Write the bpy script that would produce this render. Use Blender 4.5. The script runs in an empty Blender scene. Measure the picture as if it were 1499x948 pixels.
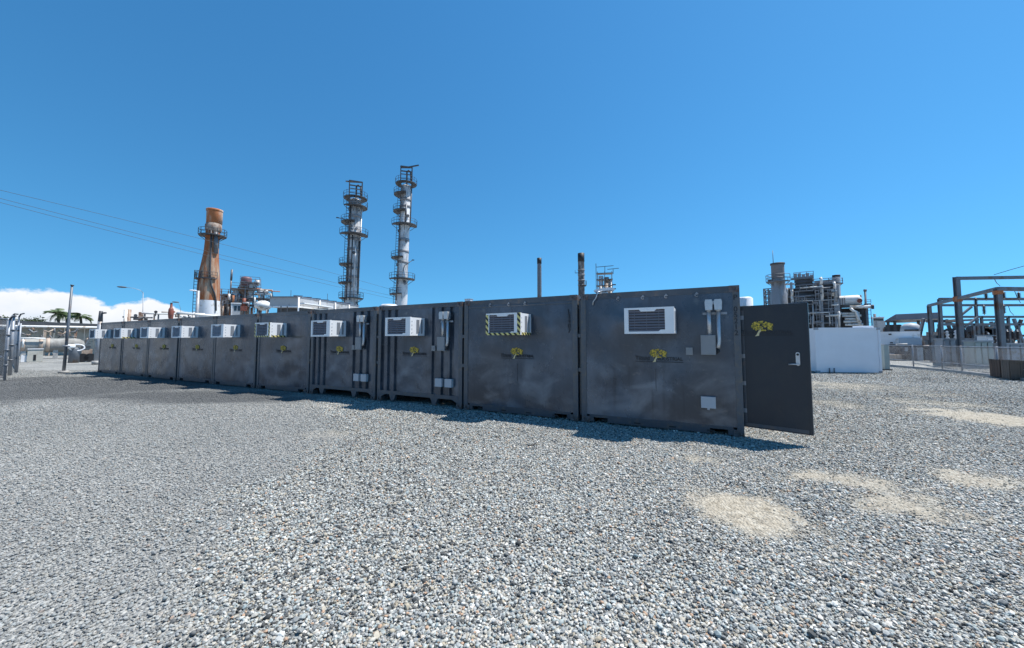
import bpy, math, random
import numpy as np
from mathutils import Vector, Matrix, noise as mnoise
random.seed(7); rng = np.random.default_rng(7)
C = bpy.context.scene.collection
R = math.radians
# ------------------------------------------------------------------ camera
F, CX, CY, HOR, CAMH = 560.0, 749.5, 465.0, 499.0, 1.6245     # pixels of the 1499 wide photograph
TH = math.atan((HOR - CY) / F)
cd = bpy.data.cameras.new('camera'); cam = bpy.data.objects.new('camera', cd); C.objects.link(cam)
cam.location = (0, 0, CAMH); cam.rotation_euler = (math.pi / 2 + TH, 0, 0)
cd.sensor_width = 36; cd.lens = F / 1499 * 36; cd.shift_y = -(474 - CY) / 1499
cd.clip_start = 0.1; cd.clip_end = 8000
bpy.context.scene.camera = cam
# ------------------------------------------------------------------ light
SUN_AZ, SUN_EL = R(78), R(64.5)                 # azimuth clockwise from +Y
sc = bpy.context.scene
sc.view_settings.view_transform = 'Standard'; sc.view_settings.look = 'None'
sc.view_settings.exposure = 0.55; sc.view_settings.gamma = 1
sl = bpy.data.lights.new('sun', 'SUN'); sl.energy = 4.8; sl.angle = R(0.5); sl.color = (1, .965, .91)
so = bpy.data.objects.new('sun', sl); C.objects.link(so)
sdir = Vector((math.sin(SUN_AZ) * math.cos(SUN_EL), math.cos(SUN_AZ) * math.cos(SUN_EL), math.sin(SUN_EL)))
so.rotation_euler = sdir.to_track_quat('Z', 'Y').to_euler(); so.location = (0, 0, 60)
w = bpy.data.worlds.new('World'); sc.world = w; w.use_nodes = True
nt = w.node_tree; N = nt.nodes; Lk = nt.links
bg = N['Background']; bg.inputs['Strength'].default_value = 0.10
sky = N.new('ShaderNodeTexSky'); sky.sky_type = 'NISHITA'; sky.sun_disc = False
sky.sun_elevation = SUN_EL; sky.sun_rotation = SUN_AZ; sky.altitude = 0; sky.air_density = 1.0; sky.dust_density = 0.15; sky.ozone_density = 2.2
hs = N.new('ShaderNodeHueSaturation'); hs.inputs['Saturation'].default_value = 1.22; hs.inputs['Value'].default_value = 1.0
# the clear, dry air of the photograph: the pale band at the very horizon is thin, so the sky colour is read a little above it
tc0 = N.new('ShaderNodeTexCoord'); s0 = N.new('ShaderNodeSeparateXYZ'); Lk.new(tc0.outputs['Generated'], s0.inputs[0])
def wm0(op, a, b):
    m = N.new('ShaderNodeMath'); m.operation = op
    for i, x in enumerate((a, b)):
        if isinstance(x, float): m.inputs[i].default_value = x
        else: Lk.new(x, m.inputs[i])
    return m.outputs[0]
c0 = N.new('ShaderNodeCombineXYZ'); Lk.new(s0.outputs[0], c0.inputs[0]); Lk.new(s0.outputs[1], c0.inputs[1]); Lk.new(wm0('ADD', wm0('MULTIPLY', wm0('MAXIMUM', s0.outputs[2], 0.0), .9), .16), c0.inputs[2])
vn = N.new('ShaderNodeVectorMath'); vn.operation = 'NORMALIZE'; Lk.new(c0.outputs[0], vn.inputs[0]); Lk.new(vn.outputs[0], sky.inputs['Vector'])
Lk.new(sky.outputs[0], hs.inputs['Color'])
def wm(op, a, b=None, c=None, clamp=False):
    m = N.new('ShaderNodeMath'); m.operation = op; m.use_clamp = clamp
    for i, x in enumerate((a, b, c)):
        if x is None: continue
        if isinstance(x, (int, float)): m.inputs[i].default_value = x
        else: Lk.new(x, m.inputs[i])
    return m.outputs[0]
tcw = N.new('ShaderNodeTexCoord'); sp = N.new('ShaderNodeSeparateXYZ'); Lk.new(tcw.outputs['Generated'], sp.inputs[0])
az = wm('ARCTAN2', sp.outputs[0], sp.outputs[1]); el = wm('ARCSINE', sp.outputs[2])
# cumulus bank low over the sea, to the left of the yard
cr = N.new('ShaderNodeFloatCurve')
def env(deg): return (deg + 180) / 360
azn = wm('ADD', wm('MULTIPLY', az, 1 / (2 * math.pi)), .5)
cvp = cr.mapping.curves[0]
pts = [(-180, 0), (-150, .35), (-110, .62), (-75, .60), (-56, .58), (-51, .66), (-48.5, .60), (-46.4, .46), (-44.8, .54), (-43, .61), (-42, .57), (-41, .45), (-40, .49), (-39.2, .46), (-38.2, .0), (180, 0)]
while len(cvp.points) < len(pts): cvp.points.new(.5, 0)
for p_, (d_, v_) in zip(cvp.points, pts): p_.location = (env(d_), v_); p_.handle_type = 'VECTOR'
cr.mapping.update(); Lk.new(azn, cr.inputs['Value'])
cxyz = N.new('ShaderNodeCombineXYZ'); Lk.new(az, cxyz.inputs[0]); Lk.new(wm('MULTIPLY', el, 1.5), cxyz.inputs[1])
n1 = N.new('ShaderNodeTexNoise'); n1.inputs['Scale'].default_value = 22; n1.inputs['Detail'].default_value = 7; n1.inputs['Roughness'].default_value = .58; Lk.new(cxyz.outputs[0], n1.inputs['Vector'])
top = wm('ADD', wm('MULTIPLY', cr.outputs[0], 0.135), wm('MULTIPLY', wm('SUBTRACT', n1.outputs[0], .5), .040))
cm = wm('MULTIPLY', wm('MULTIPLY', wm('SUBTRACT', top, el), 170, clamp=True), wm('MULTIPLY', cr.outputs[0], 30, clamp=True))
n2 = N.new('ShaderNodeTexNoise'); n2.inputs['Scale'].default_value = 34; n2.inputs['Detail'].default_value = 6; Lk.new(cxyz.outputs[0], n2.inputs['Vector'])
thick = wm('MULTIPLY', wm('SUBTRACT', top, el), 13, clamp=True)      # whiter near the sunlit tops, bluer at the flat base
dim = wm('MULTIPLY', thick, wm('ADD', wm('MULTIPLY', n2.outputs[0], 1.4), -.1), clamp=True)
cc = N.new('ShaderNodeMix'); cc.data_type = 'RGBA'; Lk.new(dim, cc.inputs[0]); cc.inputs[6].default_value = (6.8, 6.9, 7.1, 1); cc.inputs[7].default_value = (3.7, 4.8, 6.1, 1)
cx_ = N.new('ShaderNodeMix'); cx_.data_type = 'RGBA'; Lk.new(cm, cx_.inputs[0]); tn = N.new('ShaderNodeVectorMath'); tn.operation = 'MULTIPLY'; Lk.new(hs.outputs[0], tn.inputs[0]); tn.inputs[1].default_value = (.70, 1.19, 1.20)
Lk.new(tn.outputs[0], cx_.inputs[6]); Lk.new(cc.outputs[2], cx_.inputs[7])
Lk.new(cx_.outputs[2], bg.inputs['Color'])

# ------------------------------------------------------------------ geometry helpers
def ray(px, py):
    a = (px - CX) / F; b = -(py - CY) / F
    return Vector((a, math.cos(TH) - b * math.sin(TH), math.sin(TH) + b * math.cos(TH)))
CAM = Vector((0, 0, CAMH))
def G(px, py):
    d = ray(px, py); return CAM + d * (-CAMH / d.z)
def W(px, py, Y):
    d = ray(px, py); return CAM + d * (Y / d.y)
class MB:
    def __init__(s): s.v = []; s.f = []; s.sm = []
    def add(s, vs, fs, smooth=False):
        b = len(s.v); s.v += [tuple(v) for v in vs]
        for f in fs: s.f.append(tuple(i + b for i in f)); s.sm.append(smooth)
        return s
    def box(s, x0, x1, y0, y1, z0, z1):
        return s.add([(x0, y0, z0), (x1, y0, z0), (x1, y1, z0), (x0, y1, z0), (x0, y0, z1), (x1, y0, z1), (x1, y1, z1), (x0, y1, z1)],
                     [(0, 3, 2, 1), (4, 5, 6, 7), (0, 1, 5, 4), (1, 2, 6, 5), (2, 3, 7, 6), (3, 0, 4, 7)])
    def bar(s, p, q, a, b=None):                       # square bar between two points
        b = b or a; p = Vector(p); q = Vector(q); d = (q - p).normalized()
        u = d.cross(Vector((0, 0, 1)))
        if u.length < 1e-3: u = Vector((1, 0, 0))
        u.normalize(); w_ = d.cross(u)
        vs = [e + u * (i * a / 2) + w_ * (j * b / 2) for e in (p, q) for i, j in ((-1, -1), (1, -1), (1, 1), (-1, 1))]
        return s.add(vs, [(0, 1, 2, 3), (7, 6, 5, 4), (0, 4, 5, 1), (1, 5, 6, 2), (2, 6, 7, 3), (3, 7, 4, 0)])
    def cyl(s, p, q, r, r2=None, n=12, cap=True):
        r2 = r if r2 is None else r2; p = Vector(p); q = Vector(q); d = (q - p).normalized()
        u = d.cross(Vector((0, 0, 1)))
        if u.length < 1e-3: u = Vector((1, 0, 0))
        u.normalize(); w_ = d.cross(u); vs = []
        for e, rr in ((p, r), (q, r2)):
            for k in range(n):
                t = 2 * math.pi * k / n; vs.append(e + (u * math.cos(t) + w_ * math.sin(t)) * rr)
        s.add(vs, [(k, n + k, n + (k + 1) % n, (k + 1) % n) for k in range(n)], True)
        if cap:
            b = len(s.v) - 2 * n
            s.f += [tuple(b + k for k in range(n)), tuple(b + n + k for k in reversed(range(n)))]; s.sm += [False, False]
        return s
    def tube(s, pts, r, n=6):
        pts = [Vector(p) for p in pts]; rings = []; pu = None; vs = []
        for i, p in enumerate(pts):
            d = (pts[min(i + 1, len(pts) - 1)] - pts[max(i - 1, 0)]).normalized()
            u = pu - d * pu.dot(d) if pu else d.cross(Vector((0, 0, 1)))
            if u.length < 1e-3: u = d.cross(Vector((1, 0, 0)))
            u.normalize(); pu = u; w_ = d.cross(u)
            vs += [p + (u * math.cos(2 * math.pi * k / n) + w_ * math.sin(2 * math.pi * k / n)) * r for k in range(n)]
        m = len(pts)
        fs = [(i * n + k, (i + 1) * n + k, (i + 1) * n + (k + 1) % n, i * n + (k + 1) % n) for i in range(m - 1) for k in range(n)]
        s.add(vs, fs, True)
        b = len(s.v) - m * n
        s.f += [tuple(b + k for k in range(n)), tuple(b + (m - 1) * n + k for k in reversed(range(n)))]; s.sm += [False, False]
        return s
    def lathe(s, prof, cx=0, cy=0, n=20, axis='z', o=(0, 0, 0)):
        vs = []
        for r, z in prof:
            for k in range(n):
                t = 2 * math.pi * k / n
                if axis == 'z': vs.append((cx + r * math.cos(t), cy + r * math.sin(t), z))
                else: vs.append((o[0] + z, o[1] + r * math.cos(t), o[2] + r * math.sin(t)))
        m = len(prof)
        return s.add(vs, [(i * n + k, i * n + (k + 1) % n, (i + 1) * n + (k + 1) % n, (i + 1) * n + k) for i in range(m - 1) for k in range(n)], True)
    def prism(s, pts, y0, y1):                         # polygon in xz, extruded along y
        n = len(pts)
        return s.add([(x, y0, z) for x, z in pts] + [(x, y1, z) for x, z in pts],
                     [tuple(range(n)), tuple(range(2 * n - 1, n - 1, -1))] + [(k, n + k, n + (k + 1) % n, (k + 1) % n) for k in range(n)])
    def mesh(s, name, m):
        me = bpy.data.meshes.new(name); me.from_pydata(s.v, [], s.f)
        me.polygons.foreach_set('use_smooth', s.sm)
        if m: me.materials.append(m)
        me.update(); return me
def link(name, me, parent=None, loc=(0, 0, 0), rot=None, label=None, kind=None):
    o = bpy.data.objects.new(name, me); C.objects.link(o); o.location = loc
    if rot: o.rotation_euler = rot
    if parent: o.parent = parent
    if label: o['label'] = label
    if kind: o['kind'] = kind
    return o
def part(name, mb, m, parent, **k):
    return link(name, mb.mesh(name, m) if isinstance(mb, MB) else mb, parent, **k)
def tag(o, label, cat, group=None):
    o['label'] = label; o['category'] = cat
    if group: o['group'] = group
    return o
def thing(name, label, cat, loc=(0, 0, 0), rz=0, group=None):
    o = bpy.data.objects.new(name, None); C.objects.link(o); o.location = loc; o.rotation_euler = (0, 0, rz)
    o.empty_display_size = .3
    return tag(o, label, cat, group)
class View:                                            # a vertical work plane facing the camera (plus yaw) at distance Y
    def __init__(s, pxc, Y, yaw=0):
        d = ray(pxc, HOR); d.z = 0; s.o = Vector((d.x * Y / d.y, Y, 0))
        e = d.normalized(); a = math.atan2(e.x, e.y) + R(yaw)
        s.ey = Vector((math.sin(a), math.cos(a), 0)); s.ex = Vector((math.cos(a), -math.sin(a), 0)); s.rz = -a
    def p(s, px, py, d=0):
        r_ = ray(px, py); o = s.o + s.ey * d
        t = (o - CAM).dot(s.ey) / r_.dot(s.ey); q = CAM + r_ * t - s.o
        return Vector((q.dot(s.ex), q.dot(s.ey), q.z))
    def x(s, px, d=0): return s.p(px, HOR, d).x
    def z(s, py, px=None, d=0): return s.p(s_px(s) if px is None else px, py, d).z
    def thing(s, name, label, cat, group=None): return thing(name, label, cat, s.o, s.rz, group)
def s_px(v): return CX + F * v.o.x / v.o.y
# ------------------------------------------------------------------ materials
def mat(name, col, rough=.6, metal=0, var=.12, scale=3.0, dirt=None, dirt_amt=.35, dirt_scale=1.5, bump=.0, bscale=60, stretch=(1, 1, 1), spec=.5, rvar=0):
    m = bpy.data.materials.new(name); m.use_nodes = True; t = m.node_tree; n = t.nodes; l = t.links
    b = n['Principled BSDF']; b.inputs['Roughness'].default_value = rough; b.inputs['Metallic'].default_value = metal
    b.inputs['Specular IOR Level'].default_value = spec
    tc = n.new('ShaderNodeTexCoord'); mp = n.new('ShaderNodeMapping'); mp.inputs['Scale'].default_value = stretch
    l.new(tc.outputs['Object'], mp.inputs[0])
    nz = n.new('ShaderNodeTexNoise'); nz.inputs['Scale'].default_value = scale; nz.inputs['Detail'].default_value = 6; nz.inputs['Roughness'].default_value = .6
    l.new(mp.outputs[0], nz.inputs['Vector'])
    mx = n.new('ShaderNodeMix'); mx.data_type = 'RGBA'; l.new(nz.outputs[0], mx.inputs[0])
    mx.inputs[6].default_value = (*[c * (1 - var * 2) for c in col], 1); mx.inputs[7].default_value = (*[min(1, c * (1 + var * 2)) for c in col], 1)
    out = mx.outputs[2]
    if dirt:
        n2 = n.new('ShaderNodeTexNoise'); n2.inputs['Scale'].default_value = dirt_scale; n2.inputs['Detail'].default_value = 8; n2.inputs['Roughness'].default_value = .65
        l.new(mp.outputs[0], n2.inputs['Vector'])
        rp = n.new('ShaderNodeValToRGB'); rp.color_ramp.elements[0].position = .62 - dirt_amt * .5; rp.color_ramp.elements[1].position = .70 - dirt_amt * .3
        l.new(n2.outputs[0], rp.inputs[0])
        m2 = n.new('ShaderNodeMix'); m2.data_type = 'RGBA'; l.new(rp.outputs[0], m2.inputs[0]); l.new(out, m2.inputs[6]); m2.inputs[7].default_value = (*dirt, 1)
        out = m2.outputs[2]
    l.new(out, b.inputs['Base Color'])
    if rvar:
        mr = n.new('ShaderNodeMapRange'); l.new(nz.outputs[0], mr.inputs[0]); mr.inputs[1].default_value = .35; mr.inputs[2].default_value = .65
        mr.inputs[3].default_value = rough - rvar; mr.inputs[4].default_value = rough + rvar; l.new(mr.outputs[0], b.inputs['Roughness'])
    if bump:
        n3 = n.new('ShaderNodeTexNoise'); n3.inputs['Scale'].default_value = bscale; n3.inputs['Detail'].default_value = 4; l.new(tc.outputs['Object'], n3.inputs['Vector'])
        bm = n.new('ShaderNodeBump'); bm.inputs['Strength'].default_value = bump; bm.inputs['Distance'].default_value = .02; l.new(n3.outputs[0], bm.inputs['Height']); l.new(bm.outputs[0], b.inputs['Normal'])
    return m
M = {}
def paint(name, col, metal, rough):
    m = mat(name, col, rough, metal, .16, .9, [c * 1.5 for c in col], .30, 1.2, .03, 90, (1, 1, .7), .45, .12); t = m.node_tree; n = t.nodes; l = t.links; b = n['Principled BSDF']
    src = b.inputs['Base Color'].links[0].from_socket; tc = n.new('ShaderNodeTexCoord'); oi = n.new('ShaderNodeObjectInfo')
    ad = n.new('ShaderNodeVectorMath'); ad.operation = 'ADD'; cx = n.new('ShaderNodeCombineXYZ'); mu = n.new('ShaderNodeMath'); mu.operation = 'MULTIPLY'; mu.inputs[1].default_value = 50
    l.new(oi.outputs['Random'], mu.inputs[0]); l.new(mu.outputs[0], cx.inputs[0]); l.new(tc.outputs['Object'], ad.inputs[0]); l.new(cx.outputs[0], ad.inputs[1])
    for nd in list(n):
        if nd.type == 'MAPPING': l.new(ad.outputs[0], nd.inputs[0])
    def layer(src, sc, scale, lo, hi, colr, amt, det=6):
        mp = n.new('ShaderNodeMapping'); mp.inputs['Scale'].default_value = sc; l.new(ad.outputs[0], mp.inputs[0])
        z = n.new('ShaderNodeTexNoise'); z.inputs['Scale'].default_value = scale; z.inputs['Detail'].default_value = det; z.inputs['Roughness'].default_value = .65; l.new(mp.outputs[0], z.inputs['Vector'])
        r = n.new('ShaderNodeMapRange'); l.new(z.outputs[0], r.inputs[0]); r.inputs[1].default_value = lo; r.inputs[2].default_value = hi; r.inputs[4].default_value = amt
        k = n.new('ShaderNodeMix'); k.data_type = 'RGBA'; l.new(r.outputs[0], k.inputs[0]); l.new(src, k.inputs[6]); k.inputs[7].default_value = (*colr, 1); return k.outputs[2], r.outputs[0]
    src, _ = layer(src, (9, 9, .35), 1.0, .56, .74, (.030, .034, .042), .55)        # dark water runs
    src, _ = layer(src, (14, 14, .5), 1.3, .67, .75, (.11, .08, .06), .28)         # rusty drips
    src, _ = layer(src, (1.4, 1.4, 3.0), 2.2, .60, .70, (.20, .20, .20), .45, 8)      # scuffs and dust
    # dusty smudges low on the panels, with the satin sheen painted into their colour
    mp = n.new('ShaderNodeMapping'); mp.inputs['Scale'].default_value = (1, 1, 1.3); l.new(ad.outputs[0], mp.inputs[0])
    z = n.new('ShaderNodeTexNoise'); z.inputs['Scale'].default_value = 1.25; z.inputs['Detail'].default_value = 5; z.inputs['Roughness'].default_value = .55; z.inputs['Distortion'].default_value = .6; l.new(mp.outputs[0], z.inputs['Vector'])
    r = n.new('ShaderNodeMapRange'); l.new(z.outputs[0], r.inputs[0]); r.inputs[1].default_value = .44; r.inputs[2].default_value = .68; r.inputs[4].default_value = .62
    sp_ = n.new('ShaderNodeSeparateXYZ'); l.new(tc.outputs['Object'], sp_.inputs[0])
    h1 = n.new('ShaderNodeMapRange'); l.new(sp_.outputs[2], h1.inputs[0]); h1.inputs[1].default_value = 1.45; h1.inputs[2].default_value = .95
    mm = n.new('ShaderNodeMath'); mm.operation = 'MULTIPLY'; l.new(r.outputs[0], mm.inputs[0]); l.new(h1.outputs[0], mm.inputs[1])
    k = n.new('ShaderNodeMix'); k.data_type = 'RGBA'; l.new(mm.outputs[0], k.inputs[0]); l.new(src, k.inputs[6]); k.inputs[7].default_value = (.22, .26, .31, 1); src = k.outputs[2]
    l.new(src, b.inputs['Base Color']); return m
M['cont'] = paint('container_grey_paint', (.058, .072, .093), .40, .25)
M['door'] = mat('door_dark_paint', (.021, .027, .036), .42, 0, .2, 1.2, (.03, .034, .04), .25, 1.6, .04, 90, (1, 1, .7), .4, .1)
M['post'] = mat('container_edge_paint', (.080, .092, .108), .38, 0, .15, 5, (.13, .115, .10), .25, 9, .04, 70)
M['rail'] = mat('container_rail_paint', (.060, .070, .084), .40, 0, .15, 4, (.11, .09, .08), .22, 8)
M['cast'] = mat('casting_steel', (.13, .12, .125), .55, .2, .25, 14, (.10, .06, .045), .3, 12)
M['white'] = mat('appliance_white', (.78, .79, .80), .35, 0, .03, 6)
M['whited'] = mat('painted_white_steel', (.74, .75, .77), .5, 0, .05, 2, (.5, .46, .4), .12, 1.2)
M['grille'] = mat('grille_dark_grey', (.20, .18, .195), .5, 0, .1, 20)
M['grillelt'] = mat('grille_light_grey', (.30, .29, .32), .5, 0, .1, 20)
M['vent'] = mat('vent_grey', (.28, .29, .31), .5, 0, .1, 20)
M['black'] = mat('matte_black', (.012, .013, .016), .6, 0, .1, 8)
M['conduit'] = mat('galvanised_conduit', (.50, .52, .54), .38, .55, .12, 18)
M['jbox'] = mat('enclosure_grey', (.23, .245, .26), .42, 0, .06, 5)
M['plate'] = mat('pale_grey_plate', (.44, .46, .49), .4, 0, .05, 5)
M['letter'] = mat('lettering_black', (.010, .012, .018), .5)
M['yellow'] = mat('emblem_yellow', (.58, .43, .05), .5, 0, .3, 40)
M['olive'] = mat('emblem_olive', (.22, .19, .03), .5, 0, .3, 40)
M['cream'] = mat('emblem_trunk_cream', (.62, .55, .32), .5)
M['steel'] = mat('galvanised_steel', (.28, .30, .33), .5, .3, .15, 4, (.24, .21, .19), .2, 3)
M['dsteel'] = mat('dark_weathered_steel', (.070, .074, .082), .6, .2, .3, 1.5, (.062, .056, .054), .2, 1.0)
M['msteel'] = mat('grey_painted_steel', (.135, .15, .17), .5, .15, .2, 2, (.13, .08, .055), .18, 1.3)
M['rust'] = mat('rusted_steel', (.36, .125, .045), .8, 0, .3, .8, (.46, .40, .33), .28, .5, .1, 8, (1, 1, .22))
M['ruststack'] = mat('rust_streaked_stack', (.48, .41, .31), .75, 0, .34, 1.6, (.29, .090, .026), .54, .62, .08, 5, (1, 1, .16))
M['column'] = mat('column_cladding', (.60, .60, .60), .5, .15, .12, .6, (.20, .18, .17), .26, .5, .03, 4, (1, 1, .30))
M['columnd'] = mat('column_cladding_dirty', (.58, .575, .57), .55, .15, .2, .8, (.17, .155, .15), .36, .55, .03, 4, (1, 1, .22))
M['band'] = mat('column_band_grey', (.22, .22, .23), .6, .1, .2, 1)
M['pipe'] = mat('white_lagged_pipe', (.70, .69, .66), .5, 0, .08, 1.5, (.35, .27, .2), .15, 2)
M['tan'] = mat('tan_pipework', (.42, .33, .26), .6, 0, .25, 1.0, (.20, .10, .06), .3, .9)
M['purple'] = mat('faded_maroon_tank', (.20, .11, .12), .6, 0, .2, 1.0)
M['mesh'] = mat('louvre_weathered_grey', (.10, .108, .122), .75, .1, .28, .7, (.07, .065, .06), .3, .6)
M['mesh2'] = mat('louvre_dark_grey', (.095, .092, .09), .75, .1, .28, .7, (.05, .05, .05), .3, .6)
M['roofgrey'] = mat('roof_sheet_grey', (.16, .18, .22), .55, .1, .12, 1)
M['wallgrey'] = mat('wall_sheet_grey', (.40, .41, .42), .6, 0, .08, 1.0, (.28, .27, .26), .15, 1)
M['creamwall'] = mat('cream_wall', (.46, .45, .40), .85, 0, .10, 1.2, (.36, .34, .29), .3, .9, .06, 8)
M['concrete'] = mat('concrete', (.40, .39, .37), .9, 0, .15, 2, (.26, .25, .24), .25, 1.5, .15, 20)
M['green'] = mat('transformer_green_grey', (.27, .315, .305), .45, 0, .08, 2, (.26, .27, .24), .15, 2)
M['wood'] = mat('weathered_timber', (.13, .105, .085), .85, 0, .3, 3, (.06, .05, .045), .3, 2, .2, 30, (1, 1, .15))
M['wood2'] = mat('dark_stained_timber', (.10, .07, .055), .85, 0, .3, 3, (.045, .035, .03), .3, 2, .2, 30, (1, 1, .15))
M['leaf'] = mat('palm_leaf', (.065, .10, .035), .6, 0, .3, 2)
M['leafd'] = mat('dark_foliage', (.038, .060, .022), .65, 0, .35, 1)
M['trunk'] = mat('trunk_bark', (.16, .12, .09), .9, 0, .2, 4)
M['valve'] = mat('red_oxide_paint', (.25, .07, .045), .6, 0, .25, 3, (.09, .04, .03), .3, 3)
M['cable'] = mat('cable_dark', (.05, .06, .075), .6)
M['porcelain'] = mat('insulator_brown', (.05, .035, .035), .3)
M['glass'] = mat('dark_window_glass', (.02, .025, .035), .1)
M['solar'] = mat('roof_panel_blue', (.05, .07, .12), .25, 0, .2, 2)
def tape_mat():
    m = bpy.data.materials.new('hazard_tape'); m.use_nodes = True; t = m.node_tree; n = t.nodes; l = t.links
    b = n['Principled BSDF']; b.inputs['Roughness'].default_value = .45
    tc = n.new('ShaderNodeTexCoord'); s = n.new('ShaderNodeSeparateXYZ'); l.new(tc.outputs['Object'], s.inputs[0])
    def mm(op, a, c):
        k = n.new('ShaderNodeMath'); k.operation = op
        for i, x in enumerate((a, c)):
            if isinstance(x, float): k.inputs[i].default_value = x
            else: l.new(x, k.inputs[i])
        return k.outputs[0]
    sm = mm('ADD', mm('ADD', s.outputs[0], s.outputs[1]), s.outputs[2])
    fr = mm('FRACT', mm('MULTIPLY', sm, 8.2), 0.0)
    g = mm('GREATER_THAN', fr, .5)
    mx = n.new('ShaderNodeMix'); mx.data_type = 'RGBA'; l.new(g, mx.inputs[0]); mx.inputs[6].default_value = (.02, .02, .018, 1); mx.inputs[7].default_value = (.72, .62, .22, 1)
    l.new(mx.outputs[2], b.inputs['Base Color']); return m
M['tape'] = tape_mat()

# ------------------------------------------------------------------ ground
def nz2(x, y, s, seed=0.0): return mnoise.noise(Vector((x * s + seed, y * s - seed, seed)))
SAND = []                                              # sandy bare patches, read off the ground
def ell(px, py, rx, ry, amt, ang=0):
    c = G(px, py); a = G(px + rx, py) - c; b = G(px, py - ry) - c
    SAND.append((c.x, c.y, a.length, b.length, amt, R(ang)))
ell(1082, 738, 66, 26, 1.0, -12); ell(1050, 722, 42, 14, .7); ell(1130, 765, 40, 16, .55)
ell(1190, 698, 90, 10, .82, -8); ell(1262, 708, 60, 11, .70); ell(1300, 735, 82, 14, .80); ell(1365, 744, 40, 9, .6)
ell(1412, 700, 40, 11, .8); ell(1470, 703, 45, 9, .5); ell(1470, 614, 66, 16, 1.0); ell(1370, 588, 60, 7, .6); ell(1250, 566, 70, 7, .7)
ell(492, 634, 40, 6, .3); ell(1035, 670, 30, 6, .5); ell(1210, 590, 40, 6, .5)
def arr_noise(x, y, s, seed):
    p = rng_tab[seed % 8]; u = x * s + 37.1 * seed; v = y * s + 11.7 * seed
    iu = np.floor(u).astype(int); iv = np.floor(v).astype(int); fu = u - iu; fv = v - iv
    fu = fu * fu * (3 - 2 * fu); fv = fv * fv * (3 - 2 * fv)
    g = lambda a, b: p[a % 256, b % 256]
    return (g(iu, iv) * (1 - fu) + g(iu + 1, iv) * fu) * (1 - fv) + (g(iu, iv + 1) * (1 - fu) + g(iu + 1, iv + 1) * fu) * fv
rng_tab = [np.random.default_rng(100 + i).random((256, 256)) for i in range(8)]
def fbm(x, y, s, seed): return (arr_noise(x, y, s, seed) + .5 * arr_noise(x, y, s * 2.1, seed + 1) + .25 * arr_noise(x, y, s * 4.3, seed + 2)) / 1.75
def sand_mask(x, y):
    m = np.zeros_like(x); nn = fbm(x, y, 1.1, 3) - .5; n2 = fbm(x, y, 4.5, 5) - .5
    for cx, cy, a, b, amt, ang in SAND:
        dx = x - cx; dy = y - cy; u = (dx * math.cos(ang) + dy * math.sin(ang)) / a; v = (-dx * math.sin(ang) + dy * math.cos(ang)) / b
        r = np.sqrt(u * u + v * v) + nn * 1.6 + n2 * 1.3 + (fbm(x, y, 13.0, 7) - .5) * 1.2
        m = np.maximum(m, amt * np.clip((1.12 - r) / .8, 0, 1))
    return m
lb = [G(262, 946), G(285, 790), G(480, 640), G(452, 585)]     # edge between the fine grey chippings (left) and the coarse gravel
def fine_mask(x, y):
    bx = np.interp(y, [p.y for p in lb], [p.x for p in lb])
    return np.clip((bx - x + (fbm(x, y, 1.3, 2) - .5) * 1.4) / .7 + .5, 0, 1)
dk = [(G(70, 564), 8.5, 4.6), (G(250, 578), 3.6, 1.5), (G(345, 584), 2.4, .8)]  # dim shadow at the left and before the far units, painted into the ground
def shade_mask(x, y):
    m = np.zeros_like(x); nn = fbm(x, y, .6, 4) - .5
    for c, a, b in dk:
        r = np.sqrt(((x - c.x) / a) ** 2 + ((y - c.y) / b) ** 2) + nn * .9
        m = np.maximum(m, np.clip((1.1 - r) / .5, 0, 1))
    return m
def axis(lo, hi, step, far):
    a = list(np.arange(lo, hi + 1e-6, step)); g = []; d = step; x = hi
    while x < far: d *= 1.5; x += d; g.append(x)
    g2 = []; d = step; x = lo
    while x > -far: d *= 1.5; x -= d; g2.append(x)
    return np.array(g2[::-1] + a + g)
gx = axis(-15, 21, .12, 3000); gy = axis(0, 25, .12, 3000)
XX, YY = np.meshgrid(gx, gy); nx, ny = len(gx), len(gy)
px_, py_ = XX.ravel(), YY.ravel()
sm_ = sand_mask(px_, py_); fm_ = fine_mask(px_, py_); dm_ = shade_mask(px_, py_)
near = (np.abs(px_) < 30) & (py_ < 30) & (py_ > -10)
zz_ = np.where(near, (fbm(px_, py_, .5, 1) - .5) * .05 - .018 + sm_ * .016, -.018)
me = bpy.data.meshes.new('ground'); nv = nx * ny
me.vertices.add(nv); me.vertices.foreach_set('co', np.column_stack([px_, py_, zz_]).astype(np.float32).ravel())
ii = (np.arange(ny - 1)[:, None] * nx + np.arange(nx - 1)[None, :]).ravel()
quads = np.column_stack([ii, ii + 1, ii + nx + 1, ii + nx]).astype(np.int32)
nf = len(quads); me.loops.add(nf * 4); me.loops.foreach_set('vertex_index', quads.ravel())
me.polygons.add(nf); me.polygons.foreach_set('loop_start', np.arange(0, nf * 4, 4, dtype=np.int32))
me.update(calc_edges=True); me.polygons.foreach_set('use_smooth', [True] * nf)
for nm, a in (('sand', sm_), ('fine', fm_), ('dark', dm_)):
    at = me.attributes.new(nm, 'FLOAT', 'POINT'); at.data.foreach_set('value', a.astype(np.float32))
STONE_RAMP = [(0, (.042, .043, .042)), (.14, (.112, .115, .112)), (.28, (.228, .236, .232)), (.48, (.38, .386, .372)), (.62, (.36, .31, .23)), (.72, (.50, .485, .44)), (.85, (.235, .285, .29)), (.95, (.69, .68, .63)), (1, (.42, .28, .19))]
def set_ramp(rp, els):
    e = rp.color_ramp.elements
    while len(e) < len(els): e.new(.5)
    for k, (p, c) in zip(e, els): k.position = p; k.color = (*c, 1)
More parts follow.
